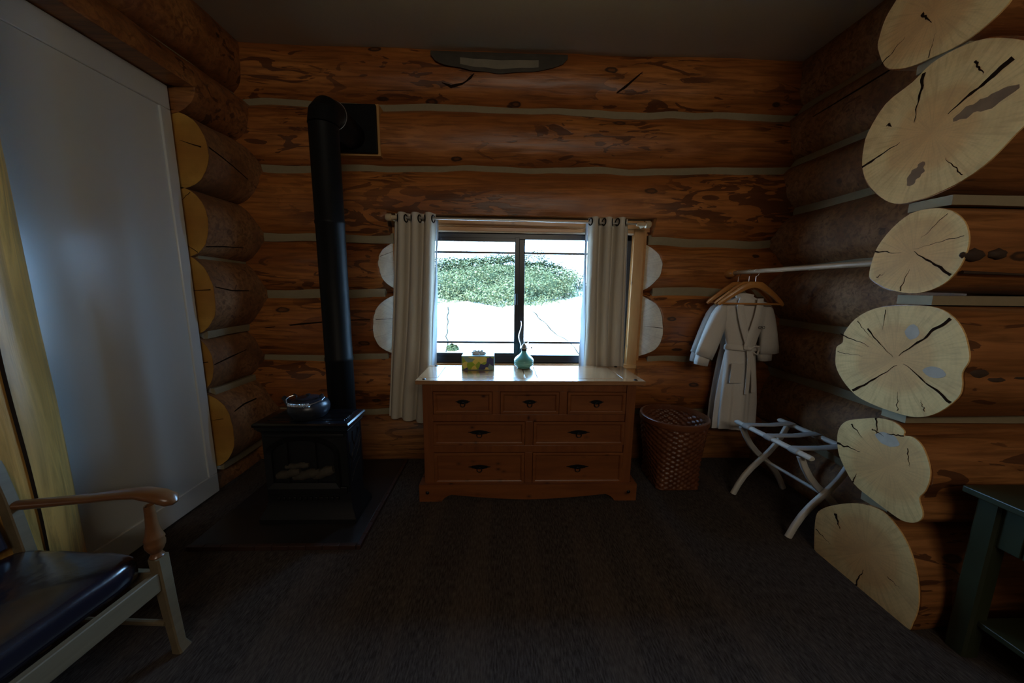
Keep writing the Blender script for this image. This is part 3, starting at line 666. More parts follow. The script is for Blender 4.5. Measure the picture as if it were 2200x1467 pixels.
# ------------------------------------------------------------------ dresser
dz = empty('dresser', (.18, 2.25, 0), label='wide seven drawer pine dresser with black pulls below the window', cat='dresser')
def dch(o): fix(o, dz); return o
X0, X1, YFm, YB = -.491, .848, 2.045, 2.440
mb = MB()
mb.box(X0, YFm+.02, .09, X1, YB, .773)           # carcass
mb.box(X0, YFm, .09, X0+.063, YFm+.03, .775).box(X1-.058, YFm, .09, X1, YFm+.03, .775)   # stiles
mb.box(X0+.06, YFm+.003, .725, X1-.06, YFm+.03, .775).box(X0+.06, YFm+.003, .530, X1-.06, YFm+.03, .578).box(X0+.06, YFm+.003, .322, X1-.06, YFm+.03, .370).box(X0+.06, YFm+.003, .09, X1-.06, YFm+.03, .108)
for a, b, z0, z1 in ((-.058,-.008,.575,.728), (.364,.415,.575,.728), (.152,.203,.365,.532), (.152,.203,.105,.324)): mb.box(a, YFm+.004, z0, b, YFm+.03, z1)
dch(mb.build('carcass', M['pine_v'], None, True, bevel=.003))
# plinth with the scalloped front
pts = []; A, B = -.522, .884
def ply(x):
    u = (x-.181)/.5
    if abs(x-.181) > .555: return 0.0
    if abs(x-.181) > .50: return .048*((.555-abs(x-.181))/.055)**.45
    return .012+.036*(abs(u))**1.6
xs = [A+(B-A)*i/110 for i in range(111)]
bot = [(x, ply(x)) for x in xs]; mb = MB(); vs = []; fs = []
for x, z in bot: vs += [(x, 2.018, z), (x, 2.018, .115), (x, 2.046, z), (x, 2.046, .115)]
for i in range(110): a, b = 4*i, 4*i+4; fs += [(a, b, b+1, a+1), (a+2, a+3, b+3, b+2), (a, a+2, b+2, b), (a+1, b+1, b+3, a+3)]
fs += [(0, 1, 3, 2), (440, 442, 443, 441)]
mb.add(vs, fs); mb.box(A, 2.045, 0, A+.03, YB, .115).box(B-.03, 2.045, 0, B, YB, .115)
dch(mb.build('plinth', M['pine'], None, True, sharp=30))
# top with framed boards
mb = MB(); T0, T1 = .775, .800; TX0, TX1, TY0, TY1 = -.528, .898, 2.028, 2.456; g = .0022; dp = .006
mb.box(TX0, TY0, T0, TX1, TY1, T1-dp)
gx = [TX0, -.405, .148, .228, .775, TX1]
mb.box(TX0, TY0, T1-dp, TX1, TY0+.070, T1).box(TX0, TY1-.05, T1-dp, TX1, TY1, T1)
for i in range(5): mb.box(gx[i]+(g if i else 0), TY0+.070+g, T1-dp, gx[i+1]-(g if i < 4 else 0), TY1-.05-g, T1)
dch(mb.build('top', M['pine_top'], None, True, bevel=.0012))
mb = MB()
for x, y in ((-.480, 2.060), (.845, 2.060), (-.475, 2.432), (.842, 2.432)): mb.lathe([(.0001,.006),(.009,.004),(.012,0),(.012,-.001)], (x, y, T1), 12)
for i, q in enumerate(((-.480,2.060), (.845,2.060), (-.475,2.432), (.842,2.432))):
    dch(MB().lathe([(.0001,.006),(.009,.004),(.013,0),(.013,-.001)], (q[0], q[1], T1), 12).build('stud', M['black_iron'], None))
for x in (-.470, .832):
    dch(MB().rings([[(x+r*math.cos(2*PI*k/12), 2.018-d, .062+r*math.sin(2*PI*k/12)) for k in range(12)] for r, d in ((.012,-.001),(.012,.001),(.008,.005),(.0005,.007))]).build('stud', M['black_iron'], None))
def drawer(x0, z0, x1, z1, hw):
    mb = MB(); yf = YFm-.002; f = .024
    # bevelled frame and recessed field
    def rect(i, y): return [(x0+i, y, z0+i), (x1-i, y, z0+i), (x1-i, y, z1-i), (x0+i, y, z1-i)]
    mb.rings([rect(0, YFm+.03), rect(0, yf+.002), rect(.002, yf), rect(f-.010, yf), rect(f-.004, yf+.004), rect(f, yf+.011), rect(f+.012, yf+.012)], 0, True)
    d = mb.build('drawer', M['pine'], None, True, sharp=25); dch(d)
    cx, cz = (x0+x1)/2, (z0+z1)/2+.006
    pl = MB(); n = 28; out = []
    for k in range(n+1):
        u = -1+2*k/n; h = .0105*(1-abs(u)**1.6)*(1.25 if abs(u) < .62 else .8)+(.0035 if .58 < abs(u) < .66 else 0); out.append((u*hw, h))
    poly = [(x, h) for x, h in out] + [(x, -h*1.15) for x, h in reversed(out[1:-1])]
    pl.prism(poly, lambda p: (cx+p[0], yf+.012, cz+p[1]), lambda p: (cx+p[0], yf+.007, cz+p[1]))
    hp = pl.build('pull_plate', M['black_iron'], None, True); hp.parent = d; 
    rg = MB(); rr = .0155 if hw > .06 else .0145
    rg.tube([(cx+rr*math.cos(2*PI*k/20), yf+.001-.002, cz-.016+rr*math.sin(2*PI*k/20)) for k in range(20)], .0028, 8, closed=True)
    rg.tube([(cx, yf+.010, cz-.003), (cx, yf-.003, cz-.003)], .004, 8)
    r_ = rg.build('pull_ring', M['black_iron'], None); r_.parent = d
for args in ((-.425,.581,-.059,.723,.048), (-.006,.581,.362,.723,.048), (.417,.581,.787,.723,.048), (-.428,.373,.150,.527,.073), (.205,.373,.790,.527,.073), (-.428,.110,.150,.318,.073), (.205,.110,.792,.318,.073)): drawer(*args)

# tissue box
bx = empty('tissue_box', (-.165, 2.36, .8006), label='rectangular box covered in a yellow, green and navy pattern on the dresser', cat='box')
mb = MB(); mb.box(-.112, -.058, 0, .112, .058, .100)
o = mb.build('box_body', [M['boxside'], M['boxpat']], bx, False)
for p in o.data.polygons:
    if abs(p.normal.z) < .5 and p.normal.y < -.5: p.material_index = 0
MB().box(-.107, -.0592, .005, .107, -.0582, .094).build('printed_panel', M['boxpat'], bx, False)
mb = MB(); rs = []
for j in range(8):
    u = j/7; rs.append([(.040*(1-.45*u+.25*math.sin(3*u))*math.cos(2*PI*k/18)*(1+.3*math.sin(3*2*PI*k/18+j)), .012*(1+.5*math.sin(k*2+j))*math.sin(2*PI*k/18), .099+.030*u+.006*math.sin(k*1.9)) for k in range(18)])
mb.rings(rs, 0, False).build('tissue', M['tissue'], bx)

# oil lamp
lm = empty('oil_lamp', (.158, 2.385, .8006), label='aqua oil lamp with a clear glass chimney on the dresser', cat='lamp')
MB().lathe([(.001,.0),(.044,.0),(.050,.004),(.052,.010),(.058,.014),(.066,.020),(.070,.028),(.0685,.034),(.0700,.037),(.0700,.050),(.0685,.053),(.0710,.057),(.068,.066),(.058,.078),(.042,.092),(.028,.104),(.020,.113),(.0175,.120),(.0175,.127)], n=40).build('font', M['lampglass'], lm)
MB().lathe([(.0185,.124),(.0200,.126),(.0200,.136),(.0165,.138)], n=24).build('collar', M['black_iron'], lm)
MB().lathe([(.0165,.137),(.027,.140),(.028,.146),(.023,.150),(.019,.160),(.012,.168),(.006,.176),(.0045,.182),(.001,.183)], n=28).tube([(.02,0,.147),(.052,-.005,.147)], .0018, 8).lathe([(.0,.0)]*0 or [(.001,.141),(.006,.1415),(.006,.153),(.001,.1535)], (.054,-.005,0), 14).build('burner', M['brass'], lm)
pr = [(.0265,.146),(.0265,.165),(.031,.182),(.0385,.200),(.0425,.222),(.040,.245),(.033,.268),(.0265,.290),(.0235,.312),(.0250,.328),(.0275,.337)]
MB().lathe(pr+[(r-.0016, z) for r, z in reversed(pr)], n=40, closed=True).build('glass_chimney', M['chimney'], lm)

# ------------------------------------------------------------------ curtains and rod
RY, RZ = 2.500, 1.838
rd = empty('curtain_rod', (.13, RY, RZ), label='slim metal curtain rod on wooden end knobs above the window', cat='curtain rod')
MB().tube([(-.92, 0, .006), (.02, 0, .0)], .0085, 14).tube([(.0, 0, .0), (.89, 0, -.012)], .0065, 14).build('rod', M['rodmetal'], rd)
for x, z, s in ((-.935, .006, -1), (.915, -.012, 1)):
    b = MB(); b.tube([(x-s*.09, 0, z), (x-s*.03, 0, z), (x-s*.025, 0, z), (x, 0, z), (x+s*.012, 0, z)], [.013,.016,.025,.026,.019], 20)
    b.tube([(x-s*.02, .0, z), (x-s*.02, .10, z)], .012, 10)
    b.build('end_knob', M['birch'], rd)

def curtain(name, label, x0t, x1t, x0b, x1b, zt, zbf, folds, seed, side):
    root = empty(name, ((x0t+x1t)/2, RY, 0), label=label, cat='curtain', group='curtains at the window'); ox = (x0t+x1t)/2
    NX, NZ = 150, 46; fr = MB(); vs = []; 
    def P(u, v):
        zz = zt*(1-v)+zbf(u)*v
        xa = x0t+(x0b-x0t)*v**1.15; xb = x1t+(x1b-x1t)*v**1.15
        # leading edge flares towards the window half way down
        uu = u+.018*math.sin(u*PI*4+seed)*v
        x = xa+(xb-xa)*uu
        ph = folds*2*PI*u+seed+ (1.4*nz(u*3, v*1.6, seed))*v
        amp = .036*(1-.3*v)+.006*nz(u*5, v*3, seed)
        s = math.sin(ph); s = math.copysign(abs(s)**.75, s)
        y = s*amp + .007*nz(u*8, v*6, seed)*v
        x += .010*math.cos(ph)*(.5+.5*v)
        return Vector((x-ox, y, zz))
    G = [[P(i/NX, j/NZ) for i in range(NX+1)] for j in range(NZ+1)]
    fr = MB(); fr.add([p for r in G for p in r], [(j*(NX+1)+i, j*(NX+1)+i+1, (j+1)*(NX+1)+i+1, (j+1)*(NX+1)+i) for j in range(NZ) for i in range(NX)])
    o = fr.build('drape', M['curtain'], root, sharp=80)
    lin = MB(); H = []
    for j in range(2, NZ):
        row = []
        for i in range(NX+1):
            p = G[j][i]; q = G[j][min(i+1, NX)]-G[j][max(i-1, 0)]; nn = Vector((-q.y, q.x, 0)).normalized()
            row.append(p+nn*.004)
        H.append(row)
    lin.add([p for r in H for p in r], [(j*(NX+1)+i, (j+1)*(NX+1)+i, (j+1)*(NX+1)+i+1, j*(NX+1)+i+1) for j in range(len(H)-1) for i in range(NX)])
    lin.build('lining', M['lining'], root, sharp=80)
    # loose flap of lining turned into the window light along the inner edge
    fl = MB(); e = 0 if side < 0 else NX; vs = []; K = 5
    for j in range(1, NZ+1):
        v = j/NZ; p = G[j][e]
        wdt = (.012+.030*v**1.5)*1.0+.008*nz(v*7, seed)
        for k in range(K+1):
            u = k/K; vs.append(p+Vector((side*-1*0, 0, 0))+Vector(((-1 if side < 0 else 1)*wdt*u*.85, .012*math.sin(u*3+v*9)+.04*u, 0)))
    fs = [(j*(K+1)+k, j*(K+1)+k+1, (j+1)*(K+1)+k+1, (j+1)*(K+1)+k) for j in range(NZ-1) for k in range(K)]
    fl.add(vs, fs); fl.build('lining_edge', M['lining'], root, sharp=80)
    for g_ in range(int(folds*2)):
        u = (g_*PI+PI*0-seed)/(folds*2*PI)
        while u < 0: u += 1/folds/1.0
        u = ((g_*PI-seed)/(folds*2*PI)) % 1.0
        p = P(u, .028); p2 = P(min(1, u+.006), .028); tdir = (p2-p).normalized(); tdir.z = 0; tdir.normalize()
        c = Vector((p.x, 0.0+p.y, RZ)); up = Vector((0,0,1))
        MB().tube([c+tdir*.024*math.cos(2*PI*k/20)+up*.024*math.sin(2*PI*k/20) for k in range(20)], .0048, 8, closed=True).build('grommet', M['black_iron'], root)
    return root
curtain('curtain', 'long oatmeal curtain with eyelets hanging left of the window', -.762, -.478, -.872, -.560, 1.876, lambda u: .385-.05*u, 3.0, .9, 1)
curtain('curtain', 'oatmeal curtain gathered right of the window behind the dresser', .618, .905, .632, .945, 1.868, lambda u: .36+.03*u, 3.0, 2.4, -1)

# ------------------------------------------------------------------ hearth, stove, pipe, kettle
hp = empty('hearth_pad', (-1.18, 2.08, 0), label='low dark hearth pad with reddish edge under the stove', cat='hearth')
o = MB().box(-1.62, 1.635, .002, -.755, 2.53, .022).build('stone_slab', M['hearth'], None, True, bevel=.003); fix(o, hp)
mb = MB()
for i in range(10): mb.box(-1.62+.0865*i, 1.612, .0015, -1.62+.0865*i+.084, 1.634, .026)
for i in range(10): mb.box(-.754, 1.612+.0925*i, .0015, -.732, 1.612+.0925*i+.09, .026)
o = mb.build('tile_edging', M['brick'], None, True, bevel=.002); fix(o, hp)

sv = empty('gas_stove', (-1.09, 1.92, .022), label='black cast iron heating stove with arched glass door', cat='stove')
def sch(o): fix(o, sv); return o
SX0, SX1, SY0, SY1 = -1.325, -.865, 1.815, 2.005
mb = MB()
mb.rings([[(SX0-.02-f, SY0-.01-f, z), (SX1+.02+f, SY0-.01-f, z), (SX1+.02+f, SY1+f, z), (SX0-.02-f, SY1+f, z)] for f, z in ((.02,.024), (.02,.05), (.008,.075), (-.012,.12), (-.016,.15), (-.016,.555), (-.004,.575))])
sch(mb.build('firebox', M['stove_front'], None, True, sharp=25))
mb = MB()
mb.rings([[(SX0-f, SY0-f, z), (SX1+f, SY0-f, z), (SX1+f, SY1+f*.5, z), (SX0-f, SY1+f*.5, z)] for f, z in ((.008,.568), (.014,.574), (.014,.580), (.022,.586), (.022,.594), (.028,.600), (.030,.612), (.024,.620), (.012,.624))])
for i in range(9): mb.box(SX0+.03, SY0+.015+.021*i, .6235, SX1-.01, SY0+.022+.021*i, .6275)
sch(mb.build('top_plate', M['stove'], None, True, sharp=25))
# arched front door with glass and ceramic logs
cx, hw_, zb_, zs_, rise = -1.107, .172, .262, .43, .085
def arch(k_, grow=0):
    pts = [(cx-hw_-grow, zb_-grow), (cx+hw_+grow, zb_-grow)]
    for k in range(15):
        a = PI*k/14; pts.append((cx+(hw_+grow)*math.cos(a), zs_+(rise+grow)*math.sin(a)))
    return pts
mb = MB(); a0, a1 = arch(0), arch(0, .028); n = len(a0); yd = SY0-.002
vs = [(x, yd-.006, z) for x, z in a0]+[(x, yd-.020, z) for x, z in a1]+[(x, yd+.02, z) for x, z in a1]+[(x, yd+.02, z) for x, z in a0]
fs = []
for i in range(n):
    j = (i+1) % n; fs += [(i, j, n+j, n+i), (n+i, n+j, 2*n+j, 2*n+i), (i, 3*n+i, 3*n+j, j)]
mb.add(vs, fs)
for x in (-.085, .070): mb.box(cx+x-.005, yd-.010, zb_, cx+x+.005, yd+.002, zs_+rise*.9)
d_ = sch(mb.build('stove_door', M['stove_front'], None, True, sharp=30))
mb = MB(); mb.add([(x, yd+.012, z) for x, z in a0], [tuple(range(n))]); o = mb.build('door_glass', M['stove_glass'], None, False); o.parent = d_
for (x0, z0, x1, z1, r) in ((-.15,.30,-.02,.335,.024), (-.06,.295,.09,.33,.026), (.05,.30,.165,.345,.028), (-.10,.355,.03,.372,.016)):
    mb = MB(); rr = random.Random(int(x0*1000)); mb.tube([(cx+x0+(x1-x0)*k/6, yd-.001+.004*math.sin(k), z0+(z1-z0)*k/6+.004*math.sin(k*2)) for k in range(7)], [r*.7, r, r*1.05, r*.95, r*1.05, r, r*.7], 12)
    o = mb.build('ceramic_log', M['ember'], None); o.parent = d_; 
mb = MB(); mb.box(SX0+.01, SY0-.010, .19, SX1-.01, SY0+.01, .235); sch(mb.build('lower_moulding', M['stove_front'], None, True, bevel=.003))
mb = MB(); mb.box(SX0+.01, SY0-.008, .535, SX1-.01, SY0+.01, .552); sch(mb.build('upper_moulding', M['stove_front'], None, True, bevel=.003))
mb = MB()
for k in range(12): mb.box(SX0+.05+.03*k, SY0-.006, .150, SX0+.068+.03*k, SY0+.01, .172)
sch(mb.build('air_vent', M['stove_front'], None, True, bevel=.003))
mb = MB(); xs_ = SX1+.004
for pts in ([(1.84,.30),(1.86,.38),(1.90,.45),(1.97,.53)], [(1.86,.38),(1.83,.43),(1.845,.49)], [(1.88,.42),(1.93,.44),(1.985,.50)], [(1.90,.45),(1.88,.50),(1.885,.54)], [(1.85,.34),(1.91,.37),(1.97,.42)], [(1.845,.25),(1.89,.30),(1.96,.34)], [(1.93,.38),(1.99,.46)], [(1.95,.50),(1.95,.54)]):
    mb.tube([(xs_, a, b) for a, b in pts], .004, 6)
mb.box(SX1-.002, SY0+.0, .20, SX1+.006, SY0+.014, .555).box(SX1-.002, SY1-.016, .20, SX1+.006, SY1-.002, .555)
sch(mb.build('side_relief', M['stove'], None, True))

pp = empty('stove_pipe', (-1.02, 2.135, .55), label='tall black flue pipe rising behind the stove and elbowing into the wall', cat='pipe')
def pch(o): fix(o, pp); return o
px_, py_ = -1.022, 2.125; R_ = .079
mb = MB(); mb.lathe([(R_,.03),(R_,.9),(R_+.003,.905),(R_+.003,.925),(R_,.93),(R_,1.72),(R_+.003,1.725),(R_+.003,1.74),(R_,1.745),(R_,2.26)], (px_, py_, 0), 40)
pch(mb.build('pipe', M['pipe'], None, True, sharp=60))
# segmented elbow turning back into the wall
rs = []; ez = 2.265; BR = .105
for k in range(4):
    a = (PI/2)*k/3; c = Vector((px_, py_+BR-BR*math.cos(a), ez+BR*math.sin(a))); dr_ = Vector((0, -math.cos(a), math.sin(a)))
    rs.append([c+Vector((1,0,0))*R_*1.04*math.cos(2*PI*j/32)+dr_*R_*1.04*math.sin(2*PI*j/32) for j in range(32)])
for yy in (2.53,): rs.append([Vector((px_, yy, ez+BR))+Vector((1,0,0))*R_*1.04*math.cos(2*PI*j/32)+Vector((0,0,1))*R_*1.04*math.sin(2*PI*j/32) for j in range(32)])
mb = MB(); mb.rings(rs); pch(mb.build('elbow', M['pipe'], None, True, sharp=18))
pch(MB().box(-1.160, 2.520, 2.268, -.862, 2.545, 2.575).build('wall_plate', M['pipe'], None, True, bevel=.004))
pch(MB().tube([(px_+(R_*1.07)*math.cos(2*PI*k/40), py_+BR+.012, ez+BR+(R_*1.07)*math.sin(2*PI*k/40)) for k in range(40)], .002, 6, closed=True).build('seam_highlight', M['chrome'], None))  # bright wire loop standing in for the highlight along the elbow seam
fix(MB().box(-1.172, 2.546, 2.257, -.848, 2.66, 2.586).build('cut_recess', m_plain('fresh_cut_wood', (.50,.26,.08), .6, var=.2), None, False), wb)

kt = empty('kettle', (-1.105, 1.905, .6275), label='cast iron kettle with coiled wire handle on the stove top', cat='kettle')
MB().lathe([(.001,0),(.088,0),(.094,.006),(.096,.014),(.100,.018),(.106,.030),(.109,.048),(.106,.066),(.098,.082),(.084,.094),(.066,.101),(.060,.103),(.058,.102),(.001,.102)], n=48).build('kettle_body', M['iron_kettle'], kt)
MB().lathe([(.056,.1025),(.056,.107),(.050,.109),(.020,.112),(.006,.113),(.006,.118),(.012,.121),(.012,.126),(.001,.128)], n=32).build('kettle_lid', M['iron_kettle'], kt)
MB().tube([(-.085,.0,.052),(-.115,.004,.070),(-.132,.006,.092),(-.146,.008,.104)], [.026,.019,.014,.012], 16).build('spout', M['iron_kettle'], kt)
for s in (-1, 1): MB().tube([(s*.066, 0, .098), (s*.068, 0, .118), (s*.078, 0, .124), (s*.086, 0, .116)], .005, 8).build('handle_lug', M['iron_kettle'], kt)
wp_ = [(-.080,.0,.118),(-.100,-.012,.112),(-.104,-.035,.104),(-.085,-.062,.094),(-.055,-.080,.088)]
wq_ = [(.048,-.082,.088),(.075,-.070,.096),(.098,-.045,.104),(.098,-.015,.112),(.080,.0,.118)]
mb = MB(); mb.tube(wp_+[(-.02,-.104,.089),(.02,-.104,.089)]+wq_, .0028, 8)
n = 15*14; mb.tube([(-.062+.115*k/n, -.104+.009*math.cos(2*PI*k/14)+.016*((k/n-.5)*2)**2, .090+.009*math.sin(2*PI*k/14)) for k in range(n)], .0022, 6)
mb.build('wire_handle', M['chrome'], kt)

# ------------------------------------------------------------------ splint basket
bk = empty('laundry_basket', (1.225, 2.272, 0), label='tall woven splint basket with round rim beside the dresser', cat='basket')
def bprof(a, v):
    # square-ish foot easing into a round mouth
    sq = 1/max(abs(math.cos(a)), abs(math.sin(a))); sq = min(sq, 1.30)
    r_round = .168+.050*v**.9; r_sq = .150*sq
    k = min(1, v*1.5)**.8; return r_sq*(1-k)+r_round*k
NA, NR = 40, 26; H_ = .475; SA, SV = 4, 4; vs = []; fs = []
tot = NA*SA; rows = NR*SV+1
for j in range(rows):
    v = j/(rows-1); row = min(NR-1, j//SV); fv = (j % SV)/SV
    for i in range(tot):
        col_ = i//SA; fa = (i % SA)/SA; a = 2*PI*i/tot+PI/4
        sgn = 1 if (col_+row) % 2 else -1
        bul = sgn*.0055*math.sin(PI*(fa+.0))**.7*(math.sin(PI*fv)**.5 if fv > 0 else 0)
        r = bprof(a, v)+bul; vs.append((r*math.cos(a), r*math.sin(a), .004+H_*v))
for j in range(rows-1):
    for i in range(tot): k = (i+1) % tot; fs.append((j*tot+i, j*tot+k, (j+1)*tot+k, (j+1)*tot+i))
mb = MB(); mb.add(vs, fs); mb.add([(vs[i][0]*.96, vs[i][1]*.96, .006) for i in range(tot)], [tuple(range(tot))])
mb.build('woven_side', M['basket'], bk, True, sharp=28, solid=.004)
MB().lathe([(.2215,.455),(.2265,.458),(.2285,.475),(.2265,.492),(.2215,.495),(.2100,.495),(.2085,.480),(.2095,.458),(.2130,.455)], n=72, closed=True).build('rim', M['basket_rim'], bk)

# ------------------------------------------------------------------ closet pole, hangers, robes
RX, RZ2 = 1.715, 1.497
cp = empty('closet_pole', (RX, 2.1, RZ2), label='slim round wooden pole running from the back wall to the log partition', cat='pole')
MB().tube([(0, .47, 0), (0, .0, .0), (.0, -.56, .0)], .0145, 16).build('pole', m_wood('pole_wood', (.50,.33,.19), (.38,.24,.13), 1, .5, .1, False), cp)
MB().tube([(0, .41, 0), (0, .425, 0), (0, .44, 0), (0, .50, 0)], [.020, .030, .034, .034], 20).build('pole_socket', M['maple'], cp)

def make_hanger(label):
    h = empty('coat_hanger', label=label, cat='hanger', group='wooden hangers on the pole')
    mb = MB()
    for s in (-1, 1):
        mb.bar([(s*.0,0,.0), (s*.035,.0,-.004), (s*.080,.004,-.030), (s*.140,.010,-.075), (s*.195,.022,-.122), (s*.210,.026,-.138)], [.016]*6, [.040,.044,.036,.030,.026,.018], up=(0,0,1))
    mb.build('hanger_arms', M['maple'], h, True, sharp=60)
    MB().tube([(-.195,.018,-.130), (.195,.018,-.130)], .0065, 10).build('trouser_bar', M['maple'], h)
    pts = [(0,0,.01),(0,0,.055)]
    for k in range(11):
        a = -PI/2+PI*1.35*k/10; pts.append((.018*math.cos(a), 0, .0785+.0235*math.sin(a)))
    MB().tube(pts, .0016, 8).build('hook', M['chrome'], h)
    return h
hz_top = RZ2+.0145-.1005
hang = make_hanger('empty wooden hanger in front of the robes, nearest the room')
hang.location = (RX-.012, 2.275, hz_top-.003); hang.rotation_euler.z = math.radians(-6)
for lab, y, rz in (('wooden hanger holding the front white robe', 2.355, 2), ('wooden hanger holding the rear white robe', 2.465, 6), ):
    c = copy_tree(hang); c.location = (RX, y, hz_top); c.rotation_euler.z = math.radians(rz); c['label'] = lab

def make_robe(label, y, detail=True, drop=0.0):
    root = empty('bathrobe', (RX-.005+(0 if detail else .030), y, 0), label=label, cat='robe', group='white robes on the pole')
    # body
    prof = [(1.325,.050,.020),(1.310,.085,.030),(1.285,.150,.040),(1.262,.190,.045),(1.235,.200,.050),(1.19,.175,.058),(1.14,.150,.062),(1.08,.128,.062),(1.03,.115,.058),(.985,.106,.052),(.955,.104,.050),(.92,.110,.054),(.86,.116,.060),(.78,.122,.064),(.68,.128,.068),(.56,.134,.070),(.44,.138,.070),(.345,.140,.070)]
    rs = []; n = 96
    for z, a, b in prof:
        zz = z-drop*max(0, (1.3-z)); ring = []; low = max(0, (.97-z)/.62); up = max(0, (z-.97)/.35)
        for k in range(n):
            t_ = 2*PI*k/n; d = 1+ (.13*math.sin(t_*7+1.3*math.sin(t_*2))+.05*math.sin(t_*13+2))*min(1, low*1.6) + (.07*math.sin(t_*11+z*6))*min(1, up)*(.4)
            ring.append((a*d*math.cos(t_)+.018*low, .72*b*d*math.sin(t_), zz-(.02*math.sin(t_*1+.5)*low)))
        rs.append(ring)
    body = MB(); body.rings(rs, 0, False); body.build('robe_body', M['robe'], root, True, sharp=80)
    # sleeves
    def sleeve(pts, name):
        mb = MB(); rs = []; n = 30; K = len(pts)
        P_s = [Vector(p[:3]) for p in pts]
        for i, p in enumerate(P_s):
            t_ = (P_s[min(i+1, K-1)]-P_s[max(i-1, 0)]).normalized(); u = Vector((0,1,0)); u = (u-t_*u.dot(t_)).normalized(); w_ = t_.cross(u)
            ra, rb = pts[i][3], pts[i][4]
            rs.append([p+w_*ra*math.cos(2*PI*k/n)*(1+.06*math.sin(5*2*PI*k/n+i*.5))+u*rb*math.sin(2*PI*k/n)*(1+.08*math.sin(3*2*PI*k/n+i)) for k in range(n)])
        mb.rings(rs, 0, False); return mb.build(name, M['robe'], root, True, sharp=80, solid=.004)
    sleeve([(-.150,0,1.270,.014,.020),(-.164,0,1.235,.040,.030),(-.178,0,1.185,.056,.034),(-.196,-.002,1.12,.064,.036),(-.222,-.004,1.04,.066,.036),(-.248,-.006,.96,.066,.034),(-.270,-.008,.895,.064,.032)], 'sleeve')
    sleeve([(-.262,-.004,.92,.050,.025),(-.272,-.004,.875,.050,.025),(-.279,-.004,.835,.048,.024)], 'cuff')
    sleeve([(.150,0,1.270,.014,.020),(.162,0,1.235,.036,.030),(.172,0,1.18,.048,.034),(.182,-.004,1.11,.054,.036),(.192,-.006,1.03,.060,.038),(.200,-.008,.965,.066,.040),(.203,-.010,.925,.066,.040)], 'sleeve')
    sleeve([(.182,-.004,.945,.046,.030),(.184,-.004,.905,.048,.030),(.186,-.004,.872,.046,.028)], 'cuff')
    if not detail: return root
    # overlapping front bands (shawl collar)
    def front(x, z):
        a = .19 if z > 1.2 else (.15 if z > 1.1 else .118); b = .050 if z > 1.2 else .060
        return -b*math.sqrt(max(.05, 1-(x/a)**2))-.006
    for pts in ([(-.062,1.315),(-.072,1.26),(-.060,1.19),(-.040,1.12),(-.015,1.05),(.010,.98)], [(.060,1.315),(.062,1.26),(.048,1.19),(.030,1.12),(.008,1.05),(-.010,.98)]):
        mb = MB(); mb.bar([(x, front(x, z)-(.004 if pts[0][0] > 0 else 0), z) for x, z in pts], [.040,.048,.050,.048,.044,.036], [.008]*6, up=(0,-1,0)); mb.build('lapel', M['robe'], root, True, sharp=70)
    MB().bar([(-.060,.012,1.318),(-.03,.026,1.325),(0,.03,1.327),(.03,.026,1.325),(.060,.012,1.318)], .045, .010, up=(0,-1,.3)).build('collar', M['robe'], root)
    # belt, knot and hanging ends
    mb = MB(); mb.tube([(.111*math.cos(2*PI*k/40)+.002, .056*math.sin(2*PI*k/40), .968+.004*math.sin(2*PI*k/20)) for k in range(40)], [(.020,.006)]*40, 10, closed=True, up=(0,0,1))
    mb.tube([(-.018,-.062,.968),(-.005,-.072,.974),(.012,-.072,.968),(.024,-.064,.960)], [.013,.018,.018,.012], 12)
    mb.tube([(.020,-.064,.966),(.045,-.078,.985),(.075,-.074,.985),(.088,-.064,.955),(.078,-.064,.925),(.055,-.068,.935),(.030,-.064,.958)], .006, 8)
    mb.build('belt', M['robe'], root)
    MB().bar([(.012,-.066,.965),(.020,-.072,.90),(.024,-.074,.80),(.026,-.076,.70),(.026,-.076,.640)], .028, .007, up=(0,-1,0)).build('belt_end', M['robe'], root)
    MB().bar([(.018,-.066,.960),(.040,-.074,.89),(.058,-.076,.79),(.070,-.076,.70),(.074,-.076,.655)], .030, .007, up=(0,-1,0)).build('belt_end', M['robe'], root)
    MB().bar([(-.055,-.064,.86),(-.058,-.070,.72)], .085, .006, up=(0,-1,0)).build('pocket', M['robe'], root)
    # small embroidered letters on the chest
    cu = bpy.data.curves.new('embroidery', 'FONT'); cu.body = 'CFO'; cu.size = .030; cu.extrude = .0006; cu.align_x = 'CENTER'
    to = bpy.data.objects.new('tmp_text', cu); C.objects.link(to); bpy.context.view_layer.update()
    me = bpy.data.meshes.new_from_object(to.evaluated_get(bpy.context.evaluated_depsgraph_get())); bpy.data.objects.remove(to)
    e = bpy.data.objects.new('embroidered_letters', me); C.objects.link(e); me.materials.clear(); me.materials.append(M['thread'])
    e.parent = root; e.location = (.088, -.0635, 1.106); e.rotation_euler = (PI/2, 0, math.radians(12)); e['label'] = 'small black embroidered letters'
    return root
make_robe('white bathrobe with tied belt hanging on the pole, front one', 2.355)
make_robe('white bathrobe hanging half hidden behind the belted one', 2.465, False, .045)

